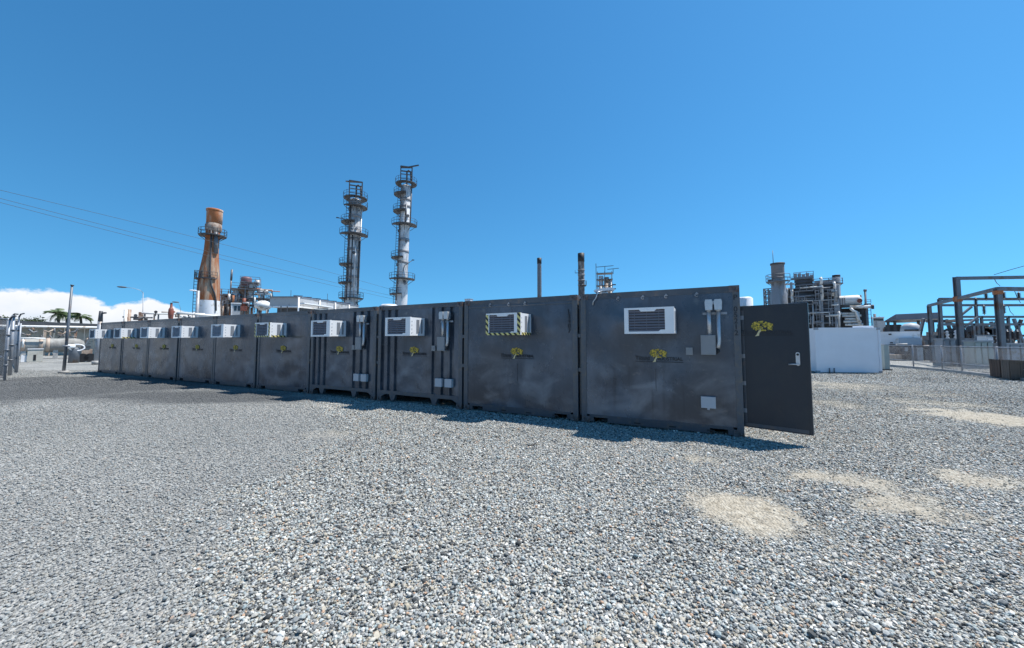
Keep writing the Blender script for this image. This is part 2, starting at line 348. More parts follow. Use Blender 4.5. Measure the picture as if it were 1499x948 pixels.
def ground_mat():
    m = bpy.data.materials.new('gravel_ground'); m.use_nodes = True; t = m.node_tree; n = t.nodes; l = t.links
    b = n['Principled BSDF']; b.inputs['Roughness'].default_value = .85; b.inputs['Specular IOR Level'].default_value = .25
    tc = n.new('ShaderNodeTexCoord')
    def attr(a): k = n.new('ShaderNodeAttribute'); k.attribute_name = a; return k.outputs['Fac']
    def mix(f, a, c):
        k = n.new('ShaderNodeMix'); k.data_type = 'RGBA'
        if isinstance(f, float): k.inputs[0].default_value = f
        else: l.new(f, k.inputs[0])
        for i, x in ((6, a), (7, c)):
            if isinstance(x, tuple): k.inputs[i].default_value = (*x, 1)
            else: l.new(x, k.inputs[i])
        return k.outputs[2]
    vo = n.new('ShaderNodeTexVoronoi'); vo.inputs['Scale'].default_value = 42; l.new(tc.outputs['Object'], vo.inputs['Vector'])
    sx = n.new('ShaderNodeSeparateColor'); l.new(vo.outputs['Color'], sx.inputs[0])
    rp = n.new('ShaderNodeValToRGB'); set_ramp(rp, STONE_RAMP); l.new(sx.outputs[0], rp.inputs[0])
    vf = n.new('ShaderNodeTexVoronoi'); vf.inputs['Scale'].default_value = 60; l.new(tc.outputs['Object'], vf.inputs['Vector'])
    sf = n.new('ShaderNodeSeparateColor'); l.new(vf.outputs['Color'], sf.inputs[0])
    rf = n.new('ShaderNodeValToRGB'); set_ramp(rf, [(0, (.15, .15, .143)), (.5, (.28, .28, .265)), (1, (.42, .415, .39))]); l.new(sf.outputs[0], rf.inputs[0])
    big = n.new('ShaderNodeTexNoise'); big.inputs['Scale'].default_value = .35; big.inputs['Detail'].default_value = 5; l.new(tc.outputs['Object'], big.inputs['Vector'])
    br = n.new('ShaderNodeMapRange'); l.new(big.outputs[0], br.inputs[0]); br.inputs[1].default_value = .3; br.inputs[2].default_value = .7; br.inputs[3].default_value = .82; br.inputs[4].default_value = 1.15
    c = mix(attr('fine'), rp.outputs[0], rf.outputs[0])
    mu = n.new('ShaderNodeVectorMath'); mu.operation = 'SCALE'; l.new(c, mu.inputs[0]); l.new(br.outputs[0], mu.inputs['Scale'])
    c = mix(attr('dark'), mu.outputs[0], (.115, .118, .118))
    sn = n.new('ShaderNodeTexNoise'); sn.inputs['Scale'].default_value = 14; sn.inputs['Detail'].default_value = 8; l.new(tc.outputs['Object'], sn.inputs['Vector'])
    sr = n.new('ShaderNodeValToRGB'); set_ramp(sr, [(.3, (.25, .215, .16)), (.5, (.39, .345, .27)), (.7, (.50, .455, .37))]); l.new(sn.outputs[0], sr.inputs[0])
    c = mix(attr('sand'), c, sr.outputs[0])
    l.new(c, b.inputs['Base Color'])
    bm = n.new('ShaderNodeBump'); bm.inputs['Strength'].default_value = .8; bm.inputs['Distance'].default_value = .03; bm.invert = True; l.new(vo.outputs['Distance'], bm.inputs['Height']); l.new(bm.outputs[0], b.inputs['Normal'])
    return m
me.materials.append(ground_mat()); ground = link('ground', me, kind='structure')

# loose stones: points with size / tone / turn, stones instanced on them
def stone_mat():
    m = bpy.data.materials.new('gravel_stone'); m.use_nodes = True; t = m.node_tree; n = t.nodes; l = t.links
    b = n['Principled BSDF']; b.inputs['Roughness'].default_value = .75; b.inputs['Specular IOR Level'].default_value = .3
    a = n.new('ShaderNodeAttribute'); a.attribute_type = 'INSTANCER'; a.attribute_name = 'tone'
    rp = n.new('ShaderNodeValToRGB'); set_ramp(rp, STONE_RAMP); l.new(a.outputs['Fac'], rp.inputs[0])
    s_ = n.new('ShaderNodeAttribute'); s_.attribute_type = 'INSTANCER'; s_.attribute_name = 'dust'
    k = n.new('ShaderNodeMix'); k.data_type = 'RGBA'; l.new(s_.outputs['Fac'], k.inputs[0]); l.new(rp.outputs[0], k.inputs[6]); k.inputs[7].default_value = (.40, .355, .28, 1)
    f_ = n.new('ShaderNodeAttribute'); f_.attribute_type = 'INSTANCER'; f_.attribute_name = 'grey'
    k2 = n.new('ShaderNodeMix'); k2.data_type = 'RGBA'; l.new(f_.outputs['Fac'], k2.inputs[0]); l.new(k.outputs[2], k2.inputs[6]); k2.inputs[7].default_value = (.238, .243, .238, 1)
    d_ = n.new('ShaderNodeAttribute'); d_.attribute_type = 'INSTANCER'; d_.attribute_name = 'shade'
    k3 = n.new('ShaderNodeMix'); k3.data_type = 'RGBA'; l.new(d_.outputs['Fac'], k3.inputs[0]); l.new(k2.outputs[2], k3.inputs[6]); k3.inputs[7].default_value = (.125, .128, .128, 1)  # stones darkened by the same painted shade
    l.new(k3.outputs[2], b.inputs['Base Color']); return m
SM = stone_mat()
import bmesh
stones = []
for i in range(6):
    bm_ = bmesh.new(); bmesh.ops.create_icosphere(bm_, subdivisions=1, radius=.5)
    ax = Vector((random.uniform(.85, 1.25), random.uniform(.7, .95), random.uniform(.48, .7)))
    for v in bm_.verts:
        k = 1 + .34 * mnoise.noise(v.co * 2.2 + Vector((i * 9.1, 3, i)))
        v.co = Vector((v.co.x * ax.x, v.co.y * ax.y, v.co.z * ax.z)) * k
    s_me = bpy.data.meshes.new('stone'); bm_.to_mesh(s_me); bm_.free(); s_me.materials.append(SM)
    for p in s_me.polygons: p.use_smooth = (i % 3 == 0)
    stones.append(bpy.data.objects.new('stone', s_me))
def scatter(dens, y0, y1, smin, smax, spread=1.62, fine=False):
    area = spread * (y1 * y1 - y0 * y0); n_ = int(dens * area)
    y = np.sqrt(rng.random(n_) * (y1 * y1 - y0 * y0) + y0 * y0); x = (rng.random(n_) * 2 - 1) * spread * y
    fm = fine_mask(x, y)
    keep = (rng.random(n_) < fm) if fine else (rng.random(n_) > fm)
    x, y = x[keep], y[keep]; sm = sand_mask(x, y); k = rng.random(len(x)) > sm * .88
    cxv = (x - P0x) * (-math.cos(PHI)) + (y - P0y) * math.sin(PHI); cyv = (x - P0x) * math.sin(PHI) + (y - P0y) * math.cos(PHI)
    k &= ~((cyv > .35) & (cyv < 6) & (cxv > .3) & (cxv < 29)) & ~((cyv > 3) & (cxv > 0) & (cxv < 30))
    x, y, sm = x[k], y[k], sm[k]
    s = smin + (smax - smin) * rng.random(len(x)) ** 2.0
    return x, y, s * (1 - .45 * sm), sm
PHI = .48846; P0x, P0y, S = 3.951, 6.531, 2.9058
sets = [scatter(5600, 1.6, 4.2, .009, .032), scatter(3600, 4.2, 8, .011, .033), scatter(1300, 8, 15, .018, .044), scatter(330, 15, 24, .034, .055), scatter(70, 1.6, 9, .035, .052),
        scatter(3200, 1.6, 4.2, .009, .028, fine=True), scatter(1700, 4.2, 8, .012, .031, fine=True), scatter(600, 8, 14, .020, .038, fine=True), scatter(300, 14, 22, .03, .05, fine=True), scatter(60, 1.6, 9, .03, .045, fine=True)]
x = np.concatenate([s[0] for s in sets]); y = np.concatenate([s[1] for s in sets]); s_ = np.concatenate([s[2] for s in sets]); dmk = np.concatenate([s[3] for s in sets])
fmk = fine_mask(x, y); npt = len(x)
z = (fbm(x, y, .5, 1) - .5) * .05 - .018 + sand_mask(x, y) * .012 + s_ * (.12 + .3 * rng.random(npt))
pm = bpy.data.meshes.new('loose_gravel'); pm.vertices.add(npt); pm.vertices.foreach_set('co', np.column_stack([x, y, z]).astype(np.float32).ravel())
tone = np.clip(rng.random(npt) * .97 + (fbm(x * .5, y, .5, 6) - .5) * .26, 0, .965)
tone[rng.random(npt) < .022] = 1.0
for nm, a in (('size', s_), ('tone', tone), ('dust', np.clip(dmk * 1.1, 0, .85)), ('grey', fmk * .62), ('shade', shade_mask(x, y) * .92)):
    at = pm.attributes.new(nm, 'FLOAT', 'POINT'); at.data.foreach_set('value', a.astype(np.float32))
rot = np.column_stack([(rng.random(npt) - .5) * 1.1, (rng.random(npt) - .5) * 1.1, rng.random(npt) * 6.283]).astype(np.float32)
at = pm.attributes.new('turn', 'FLOAT_VECTOR', 'POINT'); at.data.foreach_set('vector', rot.ravel())
pm.materials.append(SM)
gravel = link('loose_gravel', pm, kind='stuff')
tag(gravel, 'grey and tan loose gravel stones covering the yard', 'gravel')
ng = bpy.data.node_groups.new('scatter_stones', 'GeometryNodeTree')
ng.interface.new_socket('Geometry', in_out='INPUT', socket_type='NodeSocketGeometry'); ng.interface.new_socket('Geometry', in_out='OUTPUT', socket_type='NodeSocketGeometry')
gi = ng.nodes.new('NodeGroupInput'); go = ng.nodes.new('NodeGroupOutput')
iop = ng.nodes.new('GeometryNodeInstanceOnPoints'); jn = ng.nodes.new('GeometryNodeJoinGeometry')
for st in stones:
    oi = ng.nodes.new('GeometryNodeObjectInfo'); oi.inputs['Object'].default_value = st; oi.inputs['As Instance'].default_value = True
    ng.links.new(oi.outputs['Geometry'], jn.inputs[0])
def named(nm, ty):
    a = ng.nodes.new('GeometryNodeInputNamedAttribute'); a.data_type = ty; a.inputs['Name'].default_value = nm; return a.outputs['Attribute']
ng.links.new(gi.outputs[0], iop.inputs['Points']); ng.links.new(jn.outputs[0], iop.inputs['Instance']); iop.inputs['Pick Instance'].default_value = True
ng.links.new(named('turn', 'FLOAT_VECTOR'), iop.inputs['Rotation']); ng.links.new(named('size', 'FLOAT'), iop.inputs['Scale'])
rv = ng.nodes.new('FunctionNodeRandomValue'); rv.data_type = 'INT'; rv.inputs['Min'].default_value = 0; rv.inputs['Max'].default_value = 5
for o_ in rv.outputs:
    if o_.enabled and o_.type == 'INT': ng.links.new(o_, iop.inputs['Instance Index'])
ng.links.new(iop.outputs[0], go.inputs[0])
md = gravel.modifiers.new('scatter', 'NODES'); md.node_group = ng

# ------------------------------------------------------------------ containers
Wd, H, D = S - .075, 2.59, 6.06
P0 = Vector((P0x, P0y, 0)); RV = Vector((-math.cos(PHI), math.sin(PHI), 0)); NV = Vector((-math.sin(PHI), -math.cos(PHI), 0))
def onwall(px, py, off=0):                              # (distance along the row, height) of a pixel on the wall plane
    d = ray(px, py); t = (P0 + NV * off - CAM).dot(NV) / d.dot(NV); q = CAM + d * t
    return (q - P0).dot(RV), q.z
CACHE = {}
def cached(key, fn, m):
    if key not in CACHE: CACHE[key] = fn().mesh(key.split('/')[0], m)
    return CACHE[key]
def text_mesh(key, body, size, ext=.002, caps=False, bars=None):
    cu = bpy.data.curves.new('t', 'FONT'); cu.body = body; cu.size = size; cu.extrude = ext; cu.offset = .0022; cu.align_x = 'CENTER'; cu.align_y = 'CENTER'; cu.space_line = .82; cu.resolution_u = 3
    if caps:
        cu.small_caps_scale = .78
        for i, ch in enumerate(body):
            if ch.islower(): cu.body_format[i].use_small_caps = True
    o = bpy.data.objects.new('t', cu); C.objects.link(o); dg = bpy.context.evaluated_depsgraph_get()
    m_ = bpy.data.meshes.new_from_object(o.evaluated_get(dg)); C.objects.unlink(o); bpy.data.objects.remove(o)
    m_.materials.clear(); m_.materials.append(M['letter']); m_.name = key; return m_
T_LOGO = [(text_mesh('lettering', wd_, .113, caps=True), dx_) for wd_, dx_ in (('Texas', -.29), ('Industrial', .165))]
T_CODE = {k: [(text_mesh('unit_code', '\n'.join(v), .125), dz_) for v, dz_ in vs_] for k, vs_ in {'A': (('P', .3075), ('05212', -.1025)), 'B': (('L2407', 0),), 'C': (('L132C', 0),), 'D': (('L1320', 0),)}.items()}
def casting():
    b = MB(); w_, d_, h_ = .162, .178, .118
    b.box(0, w_, .022, d_, 0, h_)
    b.box(0, w_, 0, .022, 0, .03).box(0, w_, 0, .022, h_ - .034, h_).box(0, .05, 0, .022, .03, h_ - .034).box(w_ - .05, w_, 0, .022, .03, h_ - .034)
    return b
def flat_panel(seed):
    b = MB(); x0, x1, z0, z1 = -Wd / 2 + .105, Wd / 2 - .105, .155, H - .118; nx_, nz_ = 40, 34; vs = []
    for j in range(nz_ + 1):
        for i in range(nx_ + 1):
            xx = x0 + (x1 - x0) * i / nx_; zz = z0 + (z1 - z0) * j / nz_
            e = min(1, min(i, nx_ - i, j, nz_ - j) / 5)
            d_ = (mnoise.noise(Vector((xx * 1.1 + seed * 7, zz * 1.3, seed))) * .012 + mnoise.noise(Vector((xx * 3.1 + seed * 3, zz * 3.3, seed + 5))) * .0045) * e
            vs.append((xx, .014 + d_, zz))
    b.add(vs, [(j * (nx_ + 1) + i, j * (nx_ + 1) + i + 1, (j + 1) * (nx_ + 1) + i + 1, (j + 1) * (nx_ + 1) + i) for j in range(nz_) for i in range(nx_)], True)
    b.box(x0, x1, .035, .05, z0, z1); return b
def corr_panel():
    b = MB(); x0, x1, z0, z1 = -Wd / 2 + .105, Wd / 2 - .105, .29, H - .118
    gs = [-.44, -.355, -.265, .19, .295, .39]; prof = [(x0, .012)]
    for g in gs:
        c = g * Wd; prof += [(c - .068, .012), (c - .045, .068), (c + .045, .068), (c + .068, .012)]
    prof += [(x1, .012)]; vs = []; n_ = len(prof)
    for zz in (z0, z1): vs += [(a, d_, zz) for a, d_ in prof]
    b.add(vs, [(i, i + 1, n_ + i + 1, n_ + i) for i in range(n_ - 1)]); b.box(x0, x1, .07, .08, z0, z1); return b
def wall_corr(L, h0, h1):                               # corrugated sheet in the yz plane, length L from y=0
    b = MB(); prof = []; y = 0; k = 0
    while y < L: prof += [(y, 0 if k % 2 else .036), (min(L, y + .07), 0 if k % 2 else .036)]; y += .14; k += 1
    n_ = len(prof); vs = [(d_, a, h0) for a, d_ in prof] + [(d_, a, h1) for a, d_ in prof]
    return b.add(vs, [(i, i + 1, n_ + i + 1, n_ + i) for i in range(n_ - 1)])
def tree_emblem(which):
    r_ = random.Random(5); b = MB()
    if which == 'trunk':
        return b.prism([(-.105, -.02), (-.03, -.01), (-.02, .05), (.035, .12), (.05, .16), (.015, .16), (-.03, .10), (-.06, .045), (-.075, .01)], -.004, 0)
    for k in range(120):
        a = r_.random() * 6.283; q = math.sqrt(r_.random()); cx = .03 + .195 * q * math.cos(a); cz = .195 + .100 * q * math.sin(a)
        if (k % 3 != 0) != (which == 'leaf'): continue
        m_ = r_.randint(5, 7); rr = r_.uniform(.011, .024); t0 = r_.random() * 6
        b.prism([(cx + rr * r_.uniform(.6, 1.2) * math.cos(t0 + 6.283 * i / m_), cz + rr * r_.uniform(.6, 1.2) * math.sin(t0 + 6.283 * i / m_)) for i in range(m_)][::-1], -.005 - .00005 * k, 0)
    if which == 'leaf': b.prism([(.13, .15), (.18, .105), (.215, .10), (.17, .14), (.15, .17)], -.0045, 0)
    return b
def ring(b, c, r, t): return b.tube([(c[0] + r * math.cos(a), c[1], c[2] + r * math.sin(a)) for a in np.linspace(0.3, 5.6, 9)], t, 5)
AC_W, AC_H, AC_D = .84, .465, .53
def aircon(root, xc, z0, gr='grille', tape=''):
    o = link('air_conditioner', cached('air_conditioner', lambda: MB().box(-AC_W / 2 + .012, AC_W / 2 - .012, -AC_D + .05, .03, .006, AC_H - .008), M['white']), root, (xc, 0, z0))
    fr = cached('front_frame', lambda: MB().box(-AC_W / 2, -AC_W / 2 + .075, -AC_D, -AC_D + .05, 0, AC_H).box(AC_W / 2 - .15, AC_W / 2, -AC_D, -AC_D + .05, 0, AC_H)
                .box(-AC_W / 2 + .075, AC_W / 2 - .15, -AC_D, -AC_D + .05, 0, .04).box(-AC_W / 2 + .075, AC_W / 2 - .15, -AC_D, -AC_D + .05, AC_H - .035, AC_H)
                .prism([(-.16, AC_H - .035), (-.13, AC_H - .07), (.10, AC_H - .07), (.13, AC_H - .035)], -AC_D, -AC_D + .045).prism([(.16, .04), (.20, .07), (.27, .07), (.27, .04)], -AC_D, -AC_D + .045), M['white'])
    link('front_frame', fr, o)
    def gri():
        b = MB()
        for k in range(8): zz = .044 + k * .0485; b.add([(-AC_W / 2 + .075, -AC_D + .010, zz), (AC_W / 2 - .15, -AC_D + .010, zz), (AC_W / 2 - .15, -AC_D + .030, zz + .034), (-AC_W / 2 + .075, -AC_D + .030, zz + .034), (-AC_W / 2 + .075, -AC_D + .016, zz - .003), (AC_W / 2 - .15, -AC_D + .016, zz - .003)], [(0, 1, 2, 3), (4, 5, 1, 0), (3, 2, 5, 4)])
        for k in range(3): xx = -AC_W / 2 + .075 + (AC_W - .225) * (k + .5) / 3; b.box(xx - .004, xx + .004, -AC_D + .022, -AC_D + .034, .04, AC_H - .036)
        return b
    link('grille_back', cached('grille_back', lambda: MB().box(-AC_W / 2 + .075, AC_W / 2 - .15, -AC_D + .036, -AC_D + .048, .04, AC_H - .035), M['black']), o)
    link('grille', cached('grille/' + gr, gri, M[gr]), o)
    def vent():
        b = MB()
        for k in range(8): y = -AC_D + .235 + k * .014; b.box(AC_W / 2 - .012, AC_W / 2 - .006, y, y + .008, .06, AC_H - .06)
        for k in range(5): y = -AC_D + .395 + k * .014; b.box(AC_W / 2 - .012, AC_W / 2 - .006, y, y + .008, .06, AC_H - .06)
        return b
    link('side_vent', cached('side_vent', vent, M['vent']), o, kind='stuff')
    def knob():
        b = MB()
        for k in range(4): b.box(AC_W / 2 - .0115, AC_W / 2 - .007, -AC_D + .065, -AC_D + .085, .06 + k * .095, .085 + k * .095)
        return b
    link('screw', cached('screw', knob, M['vent']), o, kind='stuff')
    e = .003
    if 'L' in tape: link('hazard_tape', cached('hazard_tape/L', lambda: MB().box(-AC_W / 2 - e, -AC_W / 2 + .06, -AC_D - e, -AC_D, .0, AC_H - .03), M['tape']), o)
    if 'R' in tape: link('hazard_tape', cached('hazard_tape/R', lambda: MB().box(AC_W / 2 - .075, AC_W / 2 + e, -AC_D - e, -AC_D, .05, AC_H), M['tape']), o)
    if 'B' in tape: link('hazard_tape', cached('hazard_tape/B', lambda: MB().box(-AC_W / 2 + .06, AC_W / 2 - .005, -AC_D - e, -AC_D, -.004, .046), M['tape']), o)
    if 'S' in tape: link('hazard_tape', cached('hazard_tape/S', lambda: MB().box(AC_W / 2, AC_W / 2 + e, -AC_D + .055, -.02, -.004, .052).box(AC_W / 2 - .012, AC_W / 2, -AC_D + .055, -.02, .01, .045), M['tape']), o)
    return o
def service_mast(root, xr, dark=False):
    # two weatherheads, conduits, strut and a meter enclosure; xr = local x of the pair's centre
    xa, xb = xr - .07, xr + .075
    st = link('strut', cached('strut', lambda: MB().box(-.19, .19, -.035, -.001, 0, .04), M['steel']), root, (xr + .02, .014, 2.09))
    def head():
        b = MB(); b.prism([(-.055, 0), (.055, 0), (.062, .14), (.05, .185), (-.05, .185), (-.062, .14)], -.16, -.03); b.cyl((0, -.07, -.02), (0, -.07, 0), .04, n=12); return b
    for xx in (xa, xb): link('weatherhead', cached('weatherhead', head, M['conduit']), root, (xx, .014, 2.165))
    link('bridge_bar', cached('bridge_bar', lambda: MB().box(-.03, .04, -.06, -.03, 0, .06), M['conduit']), root, (xr, .014, 2.27))
    link('conduit', cached('conduit/a', lambda: MB().cyl((0, -.07, 1.71), (0, -.07, 2.165), .036, n=12), M['conduit']), root, (xa, .014, 0))
    link('conduit', cached('conduit/b', lambda: MB().tube([(0, -.07, 2.165), (0, -.07, 1.62), (-.01, -.07, 1.56), (-.02, -.07, 1.50)], .034, 10), M['conduit']), root, (xb, .014, 0))
    link('cable', cached('cable', lambda: MB().tube([(-.02, -.07, 1.52), (-.02, -.07, 1.44), (-.05, -.07, 1.415), (-.09, -.07, 1.42), (-.13, -.07, 1.43)], .022, 8), M['black']), root, (xb, .014, 0))
    def box_(): return MB().box(-.117, .117, -.115, -.001, 0, .345).box(-.11, .11, -.125, -.115, .006, .339).box(.02, .05, -.137, -.125, .012, .03)
    link('meter_box', cached('meter_box', box_, M['jbox']), root, (xr - .095, .014, 1.385))
def lab(seg): return seg
WHERE = ['at the right end of the row, under the open door side', '', '', '', '', '', '', '', '', '']
LABELS = [
    'dark grey flat container nearest the camera with its side door standing open',
    'dark grey flat container coded L2407 with taped air conditioner, second from the open door',
    'dark grey ribbed container with two pale plates, third from the open door',
    'dark grey ribbed container with service conduits, fourth from the open door',
    'dark grey flat container with tape along its air conditioner base, left of the ribbed ones',
    'dark grey flat container with pale grey slatted air conditioner, fifth from the row\'s far end',
    'dark grey flat container with violet grey air conditioner grille, fourth from the row\'s far end',
    'dark grey flat container, third from the far left end of the row',
    'dark grey flat container with taped air conditioner, second from the far left end',
    'dark grey flat container at the far left end of the row, beside the leaning post']
AC_R = [987, 762, 600, 483, 395, 328, 266, 219, 178, 141]
LOGO = [964, 757, 606, 497, 414, 345, 288, 240, 199, 164]
TAPE = ['', 'LRBS', '', '', 'LRBS', '', '', '', 'S', '']
GR = ['grille', 'grille', 'grille', 'grille', 'grille', 'grillelt', 'grillelt', 'grillelt', 'grille', 'grille']
for i in range(10):
    kind = 'corr' if i in (2, 3) else 'flat'; rr = random.Random(i + 50)
    oc = P0 + RV * (S * (i + .5)) - NV * rr.uniform(-.012, .012)
    root = thing('shipping_container', LABELS[i], 'container', oc, -PHI, 'row of dark grey container units')
    lx = lambda px, py, off=0: S * (i + .5) - onwall(px, py, off)[0]
    # frame
    zb = .118
    for sx in (-1, 1):
        for yy in (0, D - .12):
            link('corner_post', cached('corner_post', lambda: MB().box(-.0525, .0525, 0, .12, .118, H - .118), M['post']), root, (sx * (Wd / 2 - .0525), yy + .003, 0))
        for zz in (0, H - .118):
            o = link('corner_casting', cached('corner_casting', casting, M['cast']), root, (-Wd / 2 if sx < 0 else Wd / 2 - .162, 0, zz))
            o = link('corner_casting', cached('corner_casting', casting, M['cast']), root, (Wd / 2 if sx > 0 else -Wd / 2 + .162, D, zz), rot=(0, 0, math.pi))
    link('top_rail', cached('top_rail', lambda: MB().box(-Wd / 2 + .163, Wd / 2 - .163, .006, .09, H - .117, H - .004), M['rail']), root)
    if i == 1 or i > 4: link('rail_lip', cached('rail_lip', lambda: MB().box(-Wd / 2 + .107, Wd / 2 - .107, -.002, .012, H - .178, H - .160), M['post']), root)
    if kind == 'flat':
        def brail():
            b = MB().box(-Wd / 2 + .163, Wd / 2 - .163, .008, .09, .105, .156).box(-Wd / 2 + .52, Wd / 2 - .52, .010, .09, .02, .105)
            b.box(-Wd / 2 + .163, -Wd / 2 + .24, .010, .09, .02, .105).box(Wd / 2 - .24, Wd / 2 - .163, .010, .09, .02, .105); return b
        link('bottom_rail', cached('bottom_rail', brail, M['rail']), root)
        link('front_panel', cached('front_panel/%d' % (i if i < 2 else 2 + i % 3), lambda: flat_panel(i + 1), M['cont']), root)
        if i in (0, 1):
            def slots():
                b = MB()
                return b.box(-.06, .06, .004, .010, .055, .078)
            for k in range(4): link('drain_slot', cached('drain_slot', slots, M['black']), root, (-.95 + k * .62, 0, 0))
            link('weld_seam', cached('weld_seam', lambda: MB().box(-.004, .004, -.001, .02, .72, 1.12), M['rail']), root, (.02, .006, 0))
        if i in (0, 1, 5, 6):
            for px in ((905, 941, 975, 1020) if i == 0 else (718, 745, 769) if i == 1 else ()):
                link('lashing_ring', cached('lashing_ring', lambda: ring(MB(), (0, 0, 0), .028, .009).box(-.012, .012, 0, .03, .005, .05), M['steel']), root, (lx(px, 436), -.012, H - .135))
    else:
        link('front_panel', cached('front_panel/corr', corr_panel, M['cont']), root)
        def brail2():
            b = MB().box(-Wd / 2 + .107, Wd / 2 - .107, -.002, .10, .20, .29); return b
        link('bottom_rail', cached('bottom_rail/c', brail2, M['post']), root)
        for xx in (-.30, .20):
            link('foot', cached('foot', lambda: MB().prism([(-.12, .20), (-.05, .04), (.05, .04), (.12, .20)], .002, .09), M['post']), root, (xx * Wd, 0, 0))
        for sx in (-1, 1):
            link('gusset', cached('gusset/%d' % sx, lambda: MB().prism([(0, .199), (0, .119), (-sx * .03, .119), (-sx * .2, .199)][::sx], .004, .07), M['post']), root, (sx * (Wd / 2 - .107), 0, 0))
        link('floor_beam', cached('floor_beam', lambda: MB().box(-Wd / 2 + .2, Wd / 2 - .2, .9, 1.0, .02, .2), M['dsteel']), root)
    # other walls and roof
    if i == 0:
        def sw():                                         # right side with its doorway
            b = MB(); X = Wd / 2 - .05
            b.box(X, X + .04, 1.0, D - .12, .118, H - .05).box(X, X + .04, .13, 1.0, 2.26, H - .05).box(X, X + .04, .13, 1.0, .02, .16); return b
        part('side_wall', sw(), M['cont'], root)
        part('door_frame', MB().box(Wd / 2 - .06, Wd / 2 - .003, .123, .16, .165, 2.26).box(Wd / 2 - .06, Wd / 2 - .003, .97, .999, .165, 2.26).box(Wd / 2 - .06, Wd / 2 - .003, .16, .97, 2.23, 2.258), M['plate'], root)
        part('floor', MB().box(-Wd / 2 + .06, Wd / 2 - .06, .1, D - .13, .13, .16), M['wood'], root)
    else: link('side_wall', cached('side_wall', lambda: wall_corr(D - .24, .05, H - .05), M['cont']), root, (Wd / 2 - .045, .12, 0))
    link('side_wall', cached('side_wall', lambda: wall_corr(D - .24, .05, H - .05), M['cont']), root, (-Wd / 2 + .01, .12, 0))
    link('rear_wall', cached('rear_wall', lambda: MB().box(-Wd / 2 + .1, Wd / 2 - .1, D - .08, D - .03, .02, H - .02), M['cont']), root)
    link('roof', cached('roof', lambda: MB().box(-Wd / 2 + .02, Wd / 2 - .02, .10, D - .1, H - .06, H - .012), M['rail']), root)
    # the gap to the next unit: bridging lugs
    if i < 9:
        for zz in (1.0, 1.70): link('spacer_lug', cached('spacer_lug', lambda: MB().box(-.09, 0.01, .02, .09, 0, .075), M['post']), root, (-Wd / 2 + .012, 0, zz))
        link('gap_seal', cached('gap_seal', lambda: MB().box(-.060, -.02, .055, .075, .12, H - .12), M['rail']), root, (-Wd / 2 + .012, 0, 0))
    # fittings
    xr = lx(AC_R[i], 470, AC_D) - AC_W / 2
    aircon(root, xr, 1.755, GR[i], TAPE[i])
    xl = lx(LOGO[i], 515)
    em = link('tree_emblem', cached('tree_emblem', lambda: tree_emblem('leaf'), M['yellow']), root, (xl - .03, .0035, 1.245)); em.scale = (.78, 1, .78)
    em['label'] = 'yellow leafy tree emblem between the words'
    link('dark_leaves', cached('dark_leaves', lambda: tree_emblem('dark'), M['olive']), em)
    link('emblem_trunk', cached('emblem_trunk', lambda: tree_emblem('trunk'), M['cream']), em)
    for tm_, dx_ in T_LOGO: link('lettering', tm_, root, (xl + dx_, .0035, 1.30), rot=(math.pi / 2, 0, 0))
    link('lettering_rule', cached('lettering_rule', lambda: MB().box(-.42, .42, -.002, 0, 0, .012), M['letter']), root, (xl, .0035, 1.232))
    code = {0: ('A', 1077, 2.03), 1: ('B', 833, 2.04), 2: ('C', 656, 2.04), 3: ('D', 538, 2.04)}.get(i)
    for tm_, dz_ in (T_CODE[code[0]] if code else ()): link('unit_code', tm_, root, (lx(code[1], 460), -.001 if i else .002, (code[2] if i else 2.07) + dz_), rot=(math.pi / 2, 0, 0))
    if i in (0, 2, 3):
        service_mast(root, lx({0: 1044, 2: 651, 3: 530}[i], 450, .07))
        if i == 0:
            link('service_plate', cached('service_plate/a', lambda: MB().box(-.115, .115, -.07, -.001, 0, .195).box(-.02, .02, -.06, -.01, -.03, 0), M['plate']), root, (lx(1037, 590, .05), .014, .457))
            link('switch_box', cached('switch_box', lambda: MB().box(-.055, .055, -.06, -.001, 0, .13).box(-.02, .02, -.068, -.06, .04, .09), M['jbox']), root, (lx(1009, 514, .04), .014, 1.378))
        else:
            for dx in (-.17, .13):
                link('service_plate', cached('service_plate/c', lambda: MB().box(-.105, .105, -.09, -.001, 0, .20), M['plate']), root, (lx({2: 650, 3: 528}[i], 553, .05) + dx, .012, .50))
            link('switch_box', cached('switch_box', lambda: 0, None), root, (lx({2: 634, 3: 517}[i], 505, .04), .014, 1.378)) if 'switch_box' in CACHE else None
    if i == 0:
        # the open door, hinged at the front edge of the side wall
        hx, hy = Wd / 2 + .006, .125
        a = Vector((hx, hy)); fw = Vector((4.665, 6.01, 0)) - oc; b2 = Vector((fw.dot(-RV), fw.dot(-NV)))
        dv = b2 - a; L = dv.length; ang = math.atan2(dv.y, dv.x)
        def door_mesh():
            b = MB(); b.box(0, L, -.045, .018, 0, 2.055); b.box(L - .035, L + .002, -.052, .024, 0.002, 2.053).box(.0, L - .035, -.049, -.045, 2.0, 2.05); return b
        dr = part('door', door_mesh(), M['door'], root, loc=(hx, hy, .172), rot=(0, 0, ang), label='open side door hinged at the near corner')
        for zz in (.22, .68, 1.14, 1.80): part('hinge', MB().cyl((-.012, 0, zz), (-.012, 0, zz + .11), .017, n=10).box(-.01, .06, -.051, -.0452, zz + .02, zz + .09).box(-.012, -.002, -.05, -.012, zz + .02, zz + .09), M['steel'], dr)
        hd = MB(); hd.prism([(L - .150 + .027 * math.cos(t), 1.17 + (.080 if 0 <= t <= math.pi else -.080) + .027 * math.sin(t)) for t in np.linspace(0, 2 * math.pi, 20)], -.062, -.0455)
